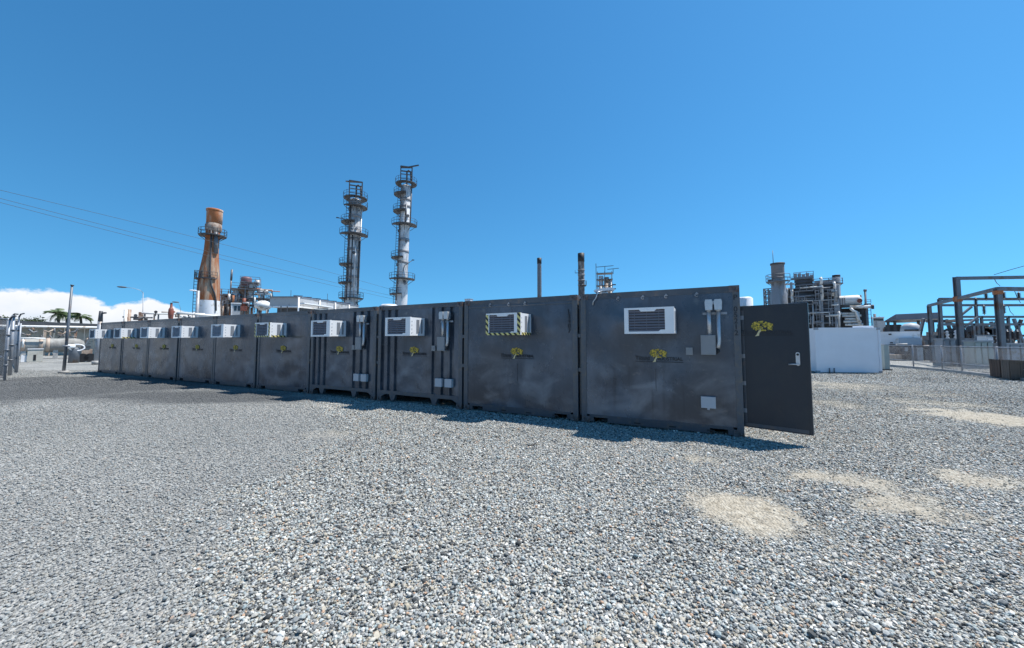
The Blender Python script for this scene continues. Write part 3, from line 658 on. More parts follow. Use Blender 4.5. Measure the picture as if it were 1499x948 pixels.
        hd.cyl((L - .150, -.10, 1.085), (L - .150, -.06, 1.085), .015, n=10); hd.tube([(L - .150, -.095, 1.085), (L - .2, -.1, 1.087), (L - .27, -.095, 1.082)], .011, 8)
        part('handle', hd, M['conduit'], dr)
        part('kick_rail', MB().box(.02, L - .05, -.0485, -.0452, .02, .07), M['rail'], dr); part('stiffener', MB().box(.02, .06, -.0485, -.0452, .08, 1.98), M['rail'], dr)
        part('lock', MB().cyl((L - .150, -.068, 1.24), (L - .150, -.061, 1.24), .018, n=12), M['black'], dr); part('strike_plate', MB().box(L - .004, L + .006, -.04, -.01, 1.05, 1.2), M['steel'], dr)
        link('tree_emblem', CACHE['tree_emblem'], dr, (.30, -.046, 1.55)).scale = (.8, 1, .8)
        link('dark_leaves', CACHE['dark_leaves'], dr, (.30, -.046, 1.55)).scale = (.8, 1, .8); link('emblem_trunk', CACHE['emblem_trunk'], dr, (.30, -.046, 1.55)).scale = (.8, 1, .8)
        for tm_, dx_ in T_LOGO: link('lettering', tm_, dr, (.385 + dx_ * .86, -.0475, 1.60), rot=(math.pi / 2, 0, 0)).scale = (.86, .86, .86)
        link('lettering_rule', CACHE['lettering_rule'], dr, (.385, -.0465, 1.545)).scale = (.86, 1, 1)
#MORE
# ------------------------------------------------------------------ helpers for far structures
def platform(root, c, r_in, r_out, z, a0, a1, label=None, th=.16, rail=1.1, m='dsteel', n=14, tk=.07):
    b = MB(); vs = []; full = abs(a1 - a0) > 6.2
    for k in range(n + 1):
        t = a0 + (a1 - a0) * k / n
        for rr, zz in ((r_in, z), (r_out, z), (r_out, z - th), (r_in, z - th)): vs.append((c[0] + rr * math.cos(t), c[1] + rr * math.sin(t), zz))
    fs = [(4 * k + j, 4 * k + (j + 1) % 4, 4 * k + 4 + (j + 1) % 4, 4 * k + 4 + j) for k in range(n) for j in range(4)] + [(0, 3, 2, 1), (4 * n, 4 * n + 1, 4 * n + 2, 4 * n + 3)]
    b.add(vs, fs)
    for k in range(0, n + 1, 3):                        # brackets below
        t = a0 + (a1 - a0) * k / n
        b.bar((c[0] + r_in * math.cos(t), c[1] + r_in * math.sin(t), z - th - (r_out - r_in) * .7), (c[0] + r_out * .97 * math.cos(t), c[1] + r_out * .97 * math.sin(t), z - th), tk)
    p = part('platform', b, M[m], root)
    if rail:
        q = MB(); pt = lambda t, h: (c[0] + r_out * math.cos(t), c[1] + r_out * math.sin(t), z + h)
        for k in range(0, n + 1, 2): t = a0 + (a1 - a0) * k / n; q.bar(pt(t, -.02), pt(t, rail), tk)
        for h in (rail, rail * .5): q.tube([pt(a0 + (a1 - a0) * k / n, h) for k in range(n + 1)], tk * .5, 4)
        part('railing', q, M[m], p, kind='stuff')
    return p
def rail_line(pts, h=1.1, t=.06, step=1.5, b=None):
    b = b or MB(); pts = [Vector(p) for p in pts]
    for p, q in zip(pts, pts[1:]):
        n = max(1, int((q - p).length / step))
        for k in range(n + 1): a = p.lerp(q, k / n); b.bar(a, a + Vector((0, 0, h)), t)
        for hh in (h, h * .5): b.bar(p + Vector((0, 0, hh)), q + Vector((0, 0, hh)), t)
    return b
def ladder(x, y, z0, z1, ax=(1, 0), w_=.5, t=.06, cage=.0):
    b = MB(); ux, uy = ax
    for s in (-1, 1): b.bar((x + ux * s * w_ / 2, y + uy * s * w_ / 2, z0), (x + ux * s * w_ / 2, y + uy * s * w_ / 2, z1), t)
    for z in np.arange(z0 + .3, z1, .6): b.bar((x - ux * w_ / 2, y - uy * w_ / 2, z), (x + ux * w_ / 2, y + uy * w_ / 2, z), t * .8)
    return b
PI = math.pi
# ------------------------------------------------------------------ rust streaked stack
v = View(306, 70); z = lambda py: v.p(306, py).z; sx = lambda px: v.x(px)
r0 = thing('exhaust_stack', 'rust streaked tapering chimney stack with flared base, left of the two columns', 'chimney', v.o, v.rz)
def leaning(b, prof, n=28):                             # (left px, right px, height px) rings, each with its own centre
    rings = []
    for l_, r_, zz in prof: rings.append(((X_(l_, zz) + X_(r_, zz)) / 2, (X_(r_, zz) - X_(l_, zz)) / 2, zz))
    vs = [(c_ + q_ * math.cos(2 * math.pi * k / n), q_ * math.sin(2 * math.pi * k / n), zz) for c_, q_, zz in rings for k in range(n)]; m = len(rings)
    b.add(vs, [(i * n + k, i * n + (k + 1) % n, (i + 1) * n + (k + 1) % n, (i + 1) * n + k) for i in range(m - 1) for k in range(n)], True); return b, rings
PYZ = [(0, 555)] + [(z(py), py) for py in range(460, 300, -4)]
def X_(px, zz):
    py = np.interp(zz, [p[0] for p in PYZ], [p[1] for p in PYZ]); return v.p(px, py).x
sb, rg = leaning(MB(), [(287, 322, 0), (287, 322, z(445)), (288, 322.5, z(420)), (290.5, 322, z(400)), (294.5, 321, z(384)), (298, 320.5, z(368)), (300, 321.5, z(350)), (301, 323, z(335)), (302, 325.5, z(309))])
part('shell', sb, M['ruststack'], r0)
part('rusted_crown', leaning(MB(), [(301.3, 324.8, z(326)), (301.4, 325.8, z(325.6)), (302.2, 326.6, z(309)), (302.0, 326.5, z(308.8))])[0], M['rust'], r0, label='orange rusted crown ring')
part('rim', leaning(MB(), [(301.8, 326.6, z(308.6)), (301.2, 327.2, z(308)), (301.3, 327.2, z(305.5)), (304, 324.5, z(305.3)), (304, 324.5, z(309))])[0], M['rust'], r0)
part('collar', leaning(MB(), [(300.8, 323.4, z(338)), (299.6, 325, z(336)), (299.8, 325.4, z(329)), (301.2, 324.9, z(326.6))])[0], M['tan'], r0)
part('base_coat', leaning(MB(), [(286.8, 322.3, 0), (286.8, 322.3, z(445)), (287.2, 322.4, z(440))])[0], M['whited'], r0)
def cpx(py): zz = z(py); k = np.interp(zz, [g[2] for g in rg], [g[0] for g in rg]); q = np.interp(zz, [g[2] for g in rg], [g[1] for g in rg]); return k, q, zz
k_, q_, zz = cpx(344); platform(r0, (k_, 0), q_, q_ * 1.95, zz, 0, 6.283, n=20, tk=.09)
k_, q_, zz = cpx(408); platform(r0, (k_, 0), q_, q_ * 1.22, zz, PI * .75, PI * 1.7, tk=.08)
part('side_platform', MB().box(v.x(280), v.x(290), -1.2, 1.0, zz - .15, zz), M['dsteel'], r0)
part('railing', rail_line([(v.x(280), 1.0, zz), (v.x(280), -1.2, zz), (v.x(290), -1.2, zz)], 1.2, .09), M['dsteel'], r0, kind='stuff')
part('ladder', ladder(v.x(283), -.8, 0, zz, w_=.6, t=.09), M['dsteel'], r0)
def fx(px, py, m=1.03): k_, q_, zz = cpx(py); xx = v.p(px, py).x; return (xx, -math.sqrt(max(.01, (q_ * m) ** 2 - (xx - k_) ** 2)) - .1, zz)
part('riser_pipe', MB().tube([fx(309, 338), fx(309, 360), fx(308, 385), fx(307.5, 405), fx(309, 418), fx(314, 430), fx(316, 440), fx(316, 455)], .13, 8), M['dsteel'], r0)
part('blank_panel', MB().tube([fx(316, 340), fx(316, 356), fx(316, 371)], .34, 8), M['msteel'], r0, label='grey blue streaked strip below the platform')
part('side_duct', MB().cyl((v.x(287), -2.0, 0), (v.x(287), -2.0, z(428)), .26, n=16), M['steel'], r0)
# ------------------------------------------------------------------ the two tall columns
def column(name, label, pxc, Y, top, r, leank, m, plats, derr, davit, stripes, pipes, bands):
    v = View(pxc, Y); z = lambda py: v.p(pxc, py).z; r0 = thing(name, label, 'tower', v.o, v.rz, 'tall distillation columns')
    cx = lambda zz: leank * zz
    L_ = lambda mb: (setattr(mb, 'v', [(x + cx(zz), y, zz) for x, y, zz in mb.v]), mb)[1]
    zt = z(top)
    part('shell', L_(MB().lathe([(r * 1.12, 0), (r * 1.12, z(425)), (r, z(405)), (r * .97, zt - .5), (r * .7, zt), (0, zt + .25)], 0, 0, 24)), M[m], r0)
    for py in bands:
        part('band', L_(MB().lathe([(r * 1.0, z(py + 2)), (r * 1.045, z(py + 1.9)), (r * 1.045, z(py - 1.9)), (r * .98, z(py - 2))], 0, 0, 24)), M['band'], r0)
    for py, kind in plats:
        zz = z(py); c = (cx(zz), 0)
        if kind == 'full': platform(r0, c, r, r * 2.0, zz, 0, 6.283, n=16, tk=.075, th=.14)
        elif kind == 'right': platform(r0, c, r, r * 2.1, zz, -PI * .85, PI * .25, n=12, tk=.075, th=.14)
        elif kind == 'wide': platform(r0, c, r, r * 2.35, zz, -PI * .95, PI * .1, n=14, tk=.075, th=.16)
        elif kind == 'left': platform(r0, c, r * .9, r * 2.2, zz, PI * .7, PI * 1.5, n=9, tk=.075, th=.14)
    # top frame
    b = MB(); zt0 = z(derr[1]); zt1 = z(derr[0]); c0 = cx(zt0); w_ = r * 1.05
    cs = [(-w_, -w_), (w_, -w_), (w_, w_), (-w_, w_)]
    for (xa, ya), (xb, yb) in zip(cs, cs[1:] + cs[:1]):
        b.bar((c0 + xa, ya, zt0), (c0 + xa, ya, zt1), .2); b.bar((c0 + xa, ya, zt1), (c0 + xb, yb, zt1), .22); b.bar((c0 + xa, ya, (zt0 + zt1) / 2), (c0 + xb, yb, (zt0 + zt1) / 2), .12)
    b.bar((c0 - w_, 0, zt1 + .2), (c0 + w_, 0, zt1 + .5), .25)
    part('top_frame', b, M['dsteel'], r0)
    part('davit_arm', MB().bar((c0, -w_ * .5, zt1 + .1), (c0 + davit, -w_ * .8, zt1 + (.8 if davit > 0 else -.2)), .24), M['dsteel'], r0)
    part('overhead_pipe', MB().tube([(c0 + .1 * r, 0, zt0 - .4), (c0 + .1 * r, 0, zt1 - .6), (c0 + .4 * r, -.3 * r, zt1 - .4), (c0 + r * .8, -.5 * r, zt1 - .8), (c0 + r * .9, -.5 * r, zt0)], .17, 8), M['dsteel'], r0)
    part('ladder', L_(ladder(-r * 1.15, -r * .5, 0, zt, w_=.6, t=.09)), M['dsteel'], r0)
    for dx, dy, a, e, rad, mm in pipes:
        part('riser_pipe', L_(MB().tube([(dx * r, dy * r, z(a)), (dx * r, dy * r, z(e))], rad, 8)), M[mm], r0)
    rr = random.Random(int(pxc))
    for k in range(stripes):
        zz = rr.uniform(8, zt - 2); t = rr.uniform(-PI * .95, -.05)
        part('nozzle', MB().cyl((cx(zz) + r * .9 * math.cos(t), r * .9 * math.sin(t), zz), (cx(zz) + r * 1.18 * math.cos(t), r * 1.18 * math.sin(t), zz), rr.uniform(.18, .34), n=10), M['msteel' if k % 2 else 'dsteel'], r0)
    return r0, v
rt, vt = column('distillation_column', 'tall whitish distillation column, the taller right one of the pair, davit pointing right', 584.5, 82, 270, 1.14, .024, 'column',
    [(268, 'full'), (284, 'left'), (309, 'left'), (329, 'wide'), (377, 'left'), (408, 'wide'), (430, 'left')], (246, 268), 2.6, 9,
    [(1.06, -.3, 326, 268, .12, 'msteel'), (-.9, -.75, 440, 330, .10, 'msteel'), (.2, -1.05, 326, 300, .16, 'msteel')], (292, 302, 351, 368, 384))
lt, vl = column('distillation_column', 'tall dirty grey distillation column, the shorter left one of the pair, streaked dark', 511, 80, 290, 1.20, .017, 'columnd',
    [(289, 'full'), (302, 'right'), (325, 'left'), (343, 'wide'), (387, 'left'), (414, 'left'), (436, 'full')], (267, 289), -2.0, 16,
    [(1.02, -.5, 430, 352, .16, 'dsteel'), (1.1, -.2, 440, 300, .13, 'column'), (-.2, -1.04, 440, 345, .12, 'dsteel'), (.35, -1.0, 436, 352, .13, 'column'), (-.75, -.8, 440, 300, .12, 'dsteel')], (296, 316, 350, 365, 393, 405))
b = MB(); q = vl.p(495, 321); q2 = vl.p(507, 325); b.tube([(q2.x, -1.2, q2.z - .5), (q2.x - .6, -1.2, q2.z + .3), (q.x, -1.2, q.z)], .07, 6).box(q.x - .35, q.x + .2, -1.3, -1.1, q.z - .08, q.z + .1)
part('lamp_arm', b, M['dsteel'], lt)
b = MB(); q = vt.p(604, 382); q2 = vt.p(590, 390); b.tube([(q2.x, -1.2, q2.z - 1.2), (q2.x + .3, -1.2, q2.z), (q.x, -1.2, q.z)], .07, 6).box(q.x - .2, q.x + .3, -1.3, -1.1, q.z - .08, q.z + .1)
part('lamp_arm', b, M['dsteel'], rt)
# ------------------------------------------------------------------ slim stacks behind the units
v = View(790, 90); z = lambda py: v.p(790, py).z
t_ = thing('slim_stack', 'slim plain dark chimney pipe rising behind the taped container', 'chimney', v.o, v.rz, 'slim stacks behind the row')
part('pipe', MB().lathe([(.52, 0), (.5, z(392)), (.48, z(386))], 0, 0, 16), M['msteel'], t_); part('cap', MB().lathe([(.49, z(386)), (.54, z(385.8)), (.54, z(377.5)), (.4, z(377.4)), (.38, z(380))], 0, 0, 16), M['black'], t_)
v = View(852, 85); z = lambda py: v.p(852, py).z
t_ = thing('slim_stack', 'dark patchy chimney pipe with rings and side bracket, right of the plain slim one', 'chimney', v.o, v.rz, 'slim stacks behind the row')
part('pipe', MB().lathe([(.72, 0), (.70, z(383))], 0, 0, 18), mat('patchy_stack', (.30, .28, .27), .7, 0, .2, 1, (.07, .065, .065), .55, .9, 0, 60, (1, 1, .5)), t_)
part('cap', MB().lathe([(.70, z(383)), (.74, z(382.8)), (.74, z(370.5)), (.55, z(370.3)), (.5, z(374))], 0, 0, 18), M['black'], t_)
for py in (395, 402, 410, 417): part('ring', MB().lathe([(.70, z(py) - .1), (.80, z(py) - .1), (.80, z(py) + .1), (.70, z(py) + .1)], 0, 0, 18), M['band'], t_)
platform(t_, (0, 0), .7, 1.15, z(417), -PI * .6, PI * .4, n=8, tk=.07, rail=.9)
part('bracket', MB().bar((-.7, 0, z(399)), (-1.4, 0, z(399)), .12).bar((-1.35, 0, z(399)), (-1.35, 0, z(395)), .08), M['dsteel'], t_)
# small process frame right of them
v = View(886, 92); P = v.p
t_ = thing('process_skid', 'small pale process frame with vessels and antenna crossbars, above the nearest container', 'plant', v.o, v.rz)
x0, x1 = P(875, 430).x, P(896, 430).x; zt = P(886, 398).z
for xx in np.linspace(x0, x1, 3):
    for yy in (-1, 1): part('column', MB().bar((xx, yy, 0), (xx, yy, zt), .16), M['steel'], t_)
for py in (400, 409, 418, 426): part('deck', MB().box(x0 - .2, x1 + .2, -1.2, 1.2, P(886, py).z - .12, P(886, py).z), M['msteel'], t_)
part('vessel', MB().cyl((P(880, 430).x, 0, 0), (P(880, 430).x, 0, P(880, 404).z), .55, n=14), M['whited'], t_)
part('vessel', MB().cyl((P(888, 430).x, -.3, 0), (P(888, 430).x, -.3, P(888, 406).z), .6, n=14), M['tan'], t_)
part('vessel', MB().cyl((P(894, 430).x, .2, 0), (P(894, 430).x, .2, P(894, 408).z), .42, n=14), M['whited'], t_)
for pa, pb, pt in ((873, 898, 391), (889, 906, 395)):
    xm = P((pa + pb) / 2, 400).x
    part('antenna_mast', MB().bar((xm, -.5, P(880, 402).z), (xm, -.5, P(880, pt).z), .13).bar((P(pa, pt).x, -.5, P(880, pt).z), (P(pb, pt).x, -.5, P(880, pt - 1).z), .12), M['dsteel'], t_)
part('pole', MB().bar((P(873, 420).x, -1.3, 0), (P(873, 420).x, -1.3, P(873, 387).z), .14), M['msteel'], t_)
for py in (417, 423): part('side_bracket', MB().box(x1, x1 + .9, -.6, .1, P(890, py).z - .1, P(890, py).z + .1), M['dsteel'], t_)
# ------------------------------------------------------------------ process unit by the rusty stack
v = View(358, 76); P = v.p; rr = random.Random(3)
t_ = thing('process_unit', 'cluttered pipework unit with maroon topped vessel between rusty stack and flat roofed building', 'plant', v.o, v.rz)
def X(px): return P(px, 450).x
def Z(py): return P(358, py).z
for px in (324, 334, 346, 358, 370, 382, 391):
    for yy in (-2.2, 2.2): part('column', MB().bar((X(px), yy, 0), (X(px), yy, Z(432 + rr.uniform(-10, 8))), .2), M['tan' if px < 340 else 'msteel'], t_)
for px0, px1, py in ((322, 346, 434), (338, 372, 424), (350, 378, 414), (362, 394, 436), (322, 394, 446)):
    b = part('deck', MB().box(X(px0), X(px1), -2.4, 2.4, Z(py) - .14, Z(py)), M['msteel'], t_)
    part('railing', rail_line([(X(px0), -2.4, Z(py)), (X(px1), -2.4, Z(py))], 1.0, .07, 1.1), M['msteel'], b, kind='stuff')
part('vessel', MB().lathe([(1.0, 0), (1.0, Z(422)), (.95, Z(418)), (.6, Z(416))], X(357), -.6, 16), M['tan'], t_)
part('maroon_vessel', MB().lathe([(.85, Z(420)), (.92, Z(419.8)), (.92, Z(408)), (.86, Z(406.5)), (.3, Z(405.5)), (0, Z(405.4))], X(359), -.8, 16), M['purple'], t_)
part('vessel', MB().lathe([(.6, 0), (.6, Z(430)), (.3, Z(427))], X(344), -1.2, 14), M['pipe'], t_)
part('vessel', MB().lathe([(.8, 0), (.8, Z(437)), (.2, Z(434))], X(333), -.5, 14), M['rust'], t_)
part('vessel', MB().lathe([(.5, Z(440)), (.5, Z(418)), (.1, Z(415))], X(366), -1.3, 14), M['pipe'], t_)
part('mast', MB().cyl((X(337), -1.8, Z(440)), (X(337), -1.8, Z(413)), .13, n=8).cyl((X(337), -1.8, Z(413)), (X(337.6), -1.8, Z(398)), .18, n=8), M['msteel'], t_)
b = MB()
for s_ in (-1, 1): b.bar((X(376) + s_ * .55, -1, Z(424)), (X(376) + s_ * .42, -1, Z(407)), .11)
for py in (420, 415, 410): b.bar((X(376) - .5, -1, Z(py)), (X(376) + .5, -1, Z(py)), .09)
part('lattice_mast', b, M['steel'], t_); part('flare_tip', MB().cyl((X(376), -1, Z(417)), (X(376), -1, Z(409)), .34, n=10), M['pipe'], t_)
part('boom', MB().bar((X(371), -1.5, Z(412)), (X(381), -1.5, Z(440)), .28).bar((X(374), -1.5, Z(414)), (X(384), -1.5, Z(438)), .10), M['steel'], t_)
for k in range(64):
    xa = rr.uniform(X(324), X(388)); za = Z(rr.uniform(420, 452) if xa > X(340) else rr.uniform(432, 452)); yy = rr.uniform(-2.6, -1.2); d = rr.uniform(.8, 3.2)
    p = [(xa, yy, za), (xa + (d if rr.random() < .6 else 0), yy, za)]; xe = p[1][0]
    if rr.random() < .6: p.append((xe, yy, za - rr.uniform(.6, 2.6)))
    if len(p) == 2 and abs(p[0][0] - p[1][0]) < .1: p[1] = (xa, yy, za - 1.5)
    part('pipe', MB().tube(p, rr.uniform(.08, .22), 6), M[rr.choice(['pipe', 'tan', 'msteel', 'dsteel', 'pipe', 'rust', 'steel'])], t_)
part('valve_stack', MB().box(X(352), X(362), -2.8, -2.0, Z(456), Z(449)).cyl((X(357), -2.4, Z(449)), (X(357), -2.4, Z(438)), .32, n=10), M['valve'], t_)
for k in range(7):
    px = 384 + k * 2.4; part('handrail_post', MB().bar((X(px + 3), -1.6 + k * .2, Z(446)), (X(px + 3), -1.6 + k * .2, Z(rr.uniform(424, 436))), .07), M['msteel'], t_)
v = View(383, 70); P = v.p; t_ = thing('spherical_tank', 'off white rounded storage tank beside the cluttered pipework unit', 'tank', v.o, v.rz)
rad = 1.3; zc = P(383, 447).z
part('shell', MB().lathe([(rad * math.sin(a) * 1.05, zc - rad * .72 * math.cos(a)) for a in np.linspace(0.0, PI, 12)], 0, 0, 22), M['pipe'], t_)
for a in range(4): part('leg', MB().cyl((math.cos(a * PI / 2 + .6) * 1.0, math.sin(a * PI / 2 + .6) * 1.0, 0), (math.cos(a * PI / 2 + .6) * 1.0, math.sin(a * PI / 2 + .6) * 1.0, zc - .3), .12, n=8), M['msteel'], t_)
v = View(345, 64); P = v.p; t_ = thing('control_cabin', 'small white framed cabin with two dark windows below the pipework', 'cabin', v.o, v.rz)
x0, x1 = P(339, 450).x, P(352, 450).x; zt = P(345, 443).z
part('wall', MB().box(x0, x1, 0, 2, 0, zt - .15), M['wallgrey'], t_); part('roof', MB().box(x0 - .12, x1 + .12, -.15, 2.1, zt - .15, zt), M['whited'], t_)
part('corner_frame', MB().box(x0 - .06, x0 + .1, -.08, .0, 0, zt - .152), M['whited'], t_)
for k in range(2): w_ = part('window', MB().box(x0 + .35 + k * .5, x0 + .7 + k * .5, -.03, .0, zt - 1.3, zt - .5), M['glass'], t_)
# ------------------------------------------------------------------ flat roofed building
v = View(434, 62, yaw=0); P = v.p
t_ = thing('plant_building', 'long flat roofed grey building with roof panels, behind the ribbed containers', 'building', v.o, v.rz)
zr = P(434, 437).z; ze = P(434, 450).z; dep = 13
xl = P(395, 440).x
# left facade faces the camera; right facade recedes to the right
A_ = Vector((xl, 0, 0)); B_ = Vector((0, -2.2, 0)); C_ = Vector((10.5, 9.5, 0)); D_ = C_ + (A_ - B_)
def slab(pts, z0, z1): n = len(pts); return MB().add([(p.x, p.y, z0) for p in pts] + [(p.x, p.y, z1) for p in pts], [tuple(reversed(range(n))), tuple(range(n, 2 * n))] + [(k, (k + 1) % n, n + (k + 1) % n, n + k) for k in range(n)])
ctr = (A_ + B_ + C_ + D_) / 4
shr = lambda k: [ctr + (p - ctr) * k for p in (A_, B_, C_, D_)]
part('upper_wall', slab(shr(1.0), ze, zr), M['wallgrey'], t_); part('lower_wall', slab(shr(.86), 0, ze), M['dsteel'], t_)
part('roof', slab(shr(1.03), zr, zr + .16), M['roofgrey'], t_); part('fascia', slab(shr(1.012), ze - .12, ze + .10), M['whited'], t_)
part('canopy', slab([B_ + Vector((.3, -.6, 0)), B_ + Vector((.9, -1.5, 0)), B_.lerp(C_, .45) + Vector((.7, -1.0, 0)), B_.lerp(C_, .45)], P(440, 446).z - .1, P(440, 446).z + .08), M['whited'], t_)
for f_ in (0, .3, .55, .8):
    q = B_.lerp(C_, f_) + Vector((.12, -.14, 0)); part('downpipe', MB().cyl((q.x, q.y, 0), (q.x, q.y, zr), .12, n=8), M['whited'], t_)
for k in range(7):
    q = B_.lerp(C_, .05 + k * .13) + (A_ - B_) * .12
    part('roof_panel', MB().box(q.x - .7, q.x + .6, q.y - .5, q.y + .7, zr + .30, zr + .36).bar((q.x, q.y, zr + .15), (q.x, q.y, zr + .3), .1), M['solar'], t_)
for px, py in ((426, 424), (483, 430)):
    q = P(px, py); part('roof_mast', MB().bar((q.x, .5 if px < 434 else 6, zr), (q.x, .5 if px < 434 else 6, q.z + (0 if px < 434 else .7)), .07), M['msteel'], t_)
for px in (412, 421): q = P(px, 455); part('post', MB().bar((q.x, -2.4, 0), (q.x, -2.4, ze), .14), M['dsteel'], t_)
# ------------------------------------------------------------------ pipe rack left of the rusty stack
v = View(235, 42); P = v.p; t_ = thing('pipe_rack', 'row of white pipes on short supports seen over the far containers', 'pipe rack', v.o, v.rz)
def X(px): return P(px, 460).x
def Z(py): return P(235, py).z
part('pipe', MB().tube([(X(206), 0, Z(459)), (X(232), 0, Z(459)), (X(262), 0, Z(458)), (X(300), 0, Z(457))], .10, 8), M['pipe'], t_)
part('pipe', MB().tube([(X(259), -.5, Z(457)), (X(318), -.5, Z(460))], .13, 8), M['pipe'], t_)
part('pipe', MB().tube([(X(236), .5, Z(456.5)), (X(257), .5, Z(456.5)), (X(258), .5, Z(463))], .10, 8), M['tan'], t_)
part('pipe', MB().tube([(X(180), -.4, Z(465.5)), (X(224), -.4, Z(465.5))], .08, 8), M['dsteel'], t_)
part('pipe', MB().tube([(X(196), -.8, Z(468)), (X(205), -.8, Z(468)), (X(212), -.8, Z(465)), (X(216), -.8, Z(469))], .12, 8), M['dsteel'], t_)
for px in (212, 226, 232, 262, 276): part('support', MB().bar((X(px), .1, 0), (X(px), .1, Z(458.5)), .14), M['tan' if px % 4 else 'msteel'], t_)
part('pump_box', MB().box(X(203), X(207), -.5, .5, Z(470), Z(458)).box(X(207), X(210), -.4, .4, Z(470), Z(461)), M['tan'], t_)
for px, py in ((199, 463), (228, 457), (260, 458)): part('valve_wheel', MB().lathe([(.22, -.06), (.26, 0), (.22, .06)], 0, 0, 12).cyl((0, 0, -.5), (0, 0, .05), .05, n=6) if False else MB().cyl((X(px), -.6, Z(py)), (X(px), -.45, Z(py)), .15, n=12).bar((X(px), -.5, Z(py)), (X(px), -.5, Z(py + 6)), .08), M['dsteel'], t_)
for k in range(4): q = X(266 + k * 3.4); part('valve', MB().cyl((q, -.9, Z(464)), (q, -.9, Z(461.5)), .16, n=8).tube([(q, -.9, Z(464)), (q + .3, -.9, Z(465))], .1, 6), M['msteel' if k % 2 else 'pipe'], t_)
v = View(248, 37); P = v.p; t_ = thing('relief_valve', 'red oxide bottle shaped relief valve standing over the white pipes', 'valve', v.o, v.rz)
zf = lambda py: P(248, py).z
part('body', MB().lathe([(.17, zf(466)), (.20, zf(463)), (.22, zf(458)), (.20, zf(453)), (.14, zf(450.5)), (.10, zf(450)), (.085, zf(444))], 0, 0, 16).cyl((.15, 0, zf(456)), (.30, 0, zf(456)), .08, n=8), M['valve'], t_)
part('bonnet', MB().lathe([(.085, zf(444)), (.10, zf(443.8)), (.095, zf(443)), (0, zf(442.6))], 0, 0, 12), M['black'], t_); part('stand_pipe', MB().cyl((0, 0, 0), (0, 0, zf(466)), .13, n=12), M['pipe'], t_)
v = View(186, 40); P = v.p; t_ = thing('vent_pair', 'pair of weathered yellowish vent pipes standing side by side over the far units', 'vent', v.o, v.rz)
for k, px in enumerate((184.3, 188.8)): part('pipe', MB().cyl((P(px, 460).x, 0, 0), (P(px, 460).x, 0, P(px, 453 - k * .3).z), .17, n=10), M['tan' if k else 'pipe'], t_)
part('tie', MB().box(P(184, 460).x, P(189, 460).x, -.06, .06, P(186, 462).z - .1, P(186, 462).z + .1), M['dsteel'], t_)
# ------------------------------------------------------------------ street lamps
def lamp(pxp, pyt, pxh, pyh, Y, label, white=False):
    v = View(pxp, Y); P = v.p; t_ = thing('street_lamp', label, 'lamp', v.o, v.rz, 'street lamps behind the far containers'); q = P(pxp, pyt); h = P(pxh, pyh); s = 1 if h.x > q.x else -1; k = Y / F
    part('pole', MB().cyl((0, 0, 0), (q.x, 0, q.z), .05, .03, n=8), M['steel'], t_)
    part('arm', MB().tube([(q.x, 0, q.z), (q.x + (h.x - q.x) * .15, 0, q.z + (h.z - q.z) * .5), (q.x + (h.x - q.x) * .5, 0, q.z + (h.z - q.z) * .92), (h.x, 0, h.z)], .025, 6), M['steel'], t_)
    part('lamp_head', MB().lathe([(.02, 0), (.07, .1), (.10, .35), (.08, .7), (.02, .85)], axis='x', o=(h.x - (.5 if s > 0 else .5), 0, h.z), n=10), M['whited' if white else 'dsteel'], t_)
lamp(209.5, 428, 180, 420, 46, 'street lamp with long curved arm reaching left, in front of the cloud')
lamp(264.5, 456, 258, 442, 60, 'small distant street lamp with short arm right of the relief valve')
lamp(288.5, 436, 284, 425, 52, 'white headed lamp in front of the rusty stack base', True)
# ------------------------------------------------------------------ overhead lines, strung from a pole beyond the left edge
for k, (ya, yb, pe, ye) in enumerate(((278, 350, 588, 428), (290, 366, 588, 436), (296, 372, 588, 440))):
    a = W(0, ya, 40); e = W(pe, ye, 83); rm = ray(290, HOR); tt = rm.x / rm.y
    km = (a.x - tt * a.y) / (tt * (e.y - a.y) - (e.x - a.x)); m_ = W(290, yb, a.y + (e.y - a.y) * km); cu = []
    for kk in np.linspace(-.32, 1, 36):
        zq = a.z * (kk - km) * (kk - 1) / ((0 - km) * (0 - 1)) + m_.z * kk * (kk - 1) / (km * (km - 1)) + e.z * kk * (kk - km) / (1 * (1 - km))
        p = a.lerp(e, kk) if kk >= 0 else a + (e - a) * kk; cu.append(Vector((p.x, p.y, zq)))
    if k == 0: pole = cu[0].copy()
    o = part('power_line', MB().tube(cu, .022, 5), M['cable'], None); tag(o, ['uppermost of the three thin overhead lines crossing the left sky', 'middle one of the three thin overhead lines crossing the left sky', 'lowest of the three thin overhead lines crossing the left sky'][k], 'cable', 'overhead lines in the left sky')
t_ = thing('utility_pole', 'wooden utility pole beyond the left end carrying the overhead lines', 'pole', (pole.x, pole.y, 0)); zp = pole.z
part('shaft', MB().cyl((0, 0, 0), (0, 0, zp + .3), .17, .12, n=10), M['wood'], t_); part('crossarm', MB().box(-.9, .9, -.07, .07, zp - .1, zp + .05), M['wood'], t_)
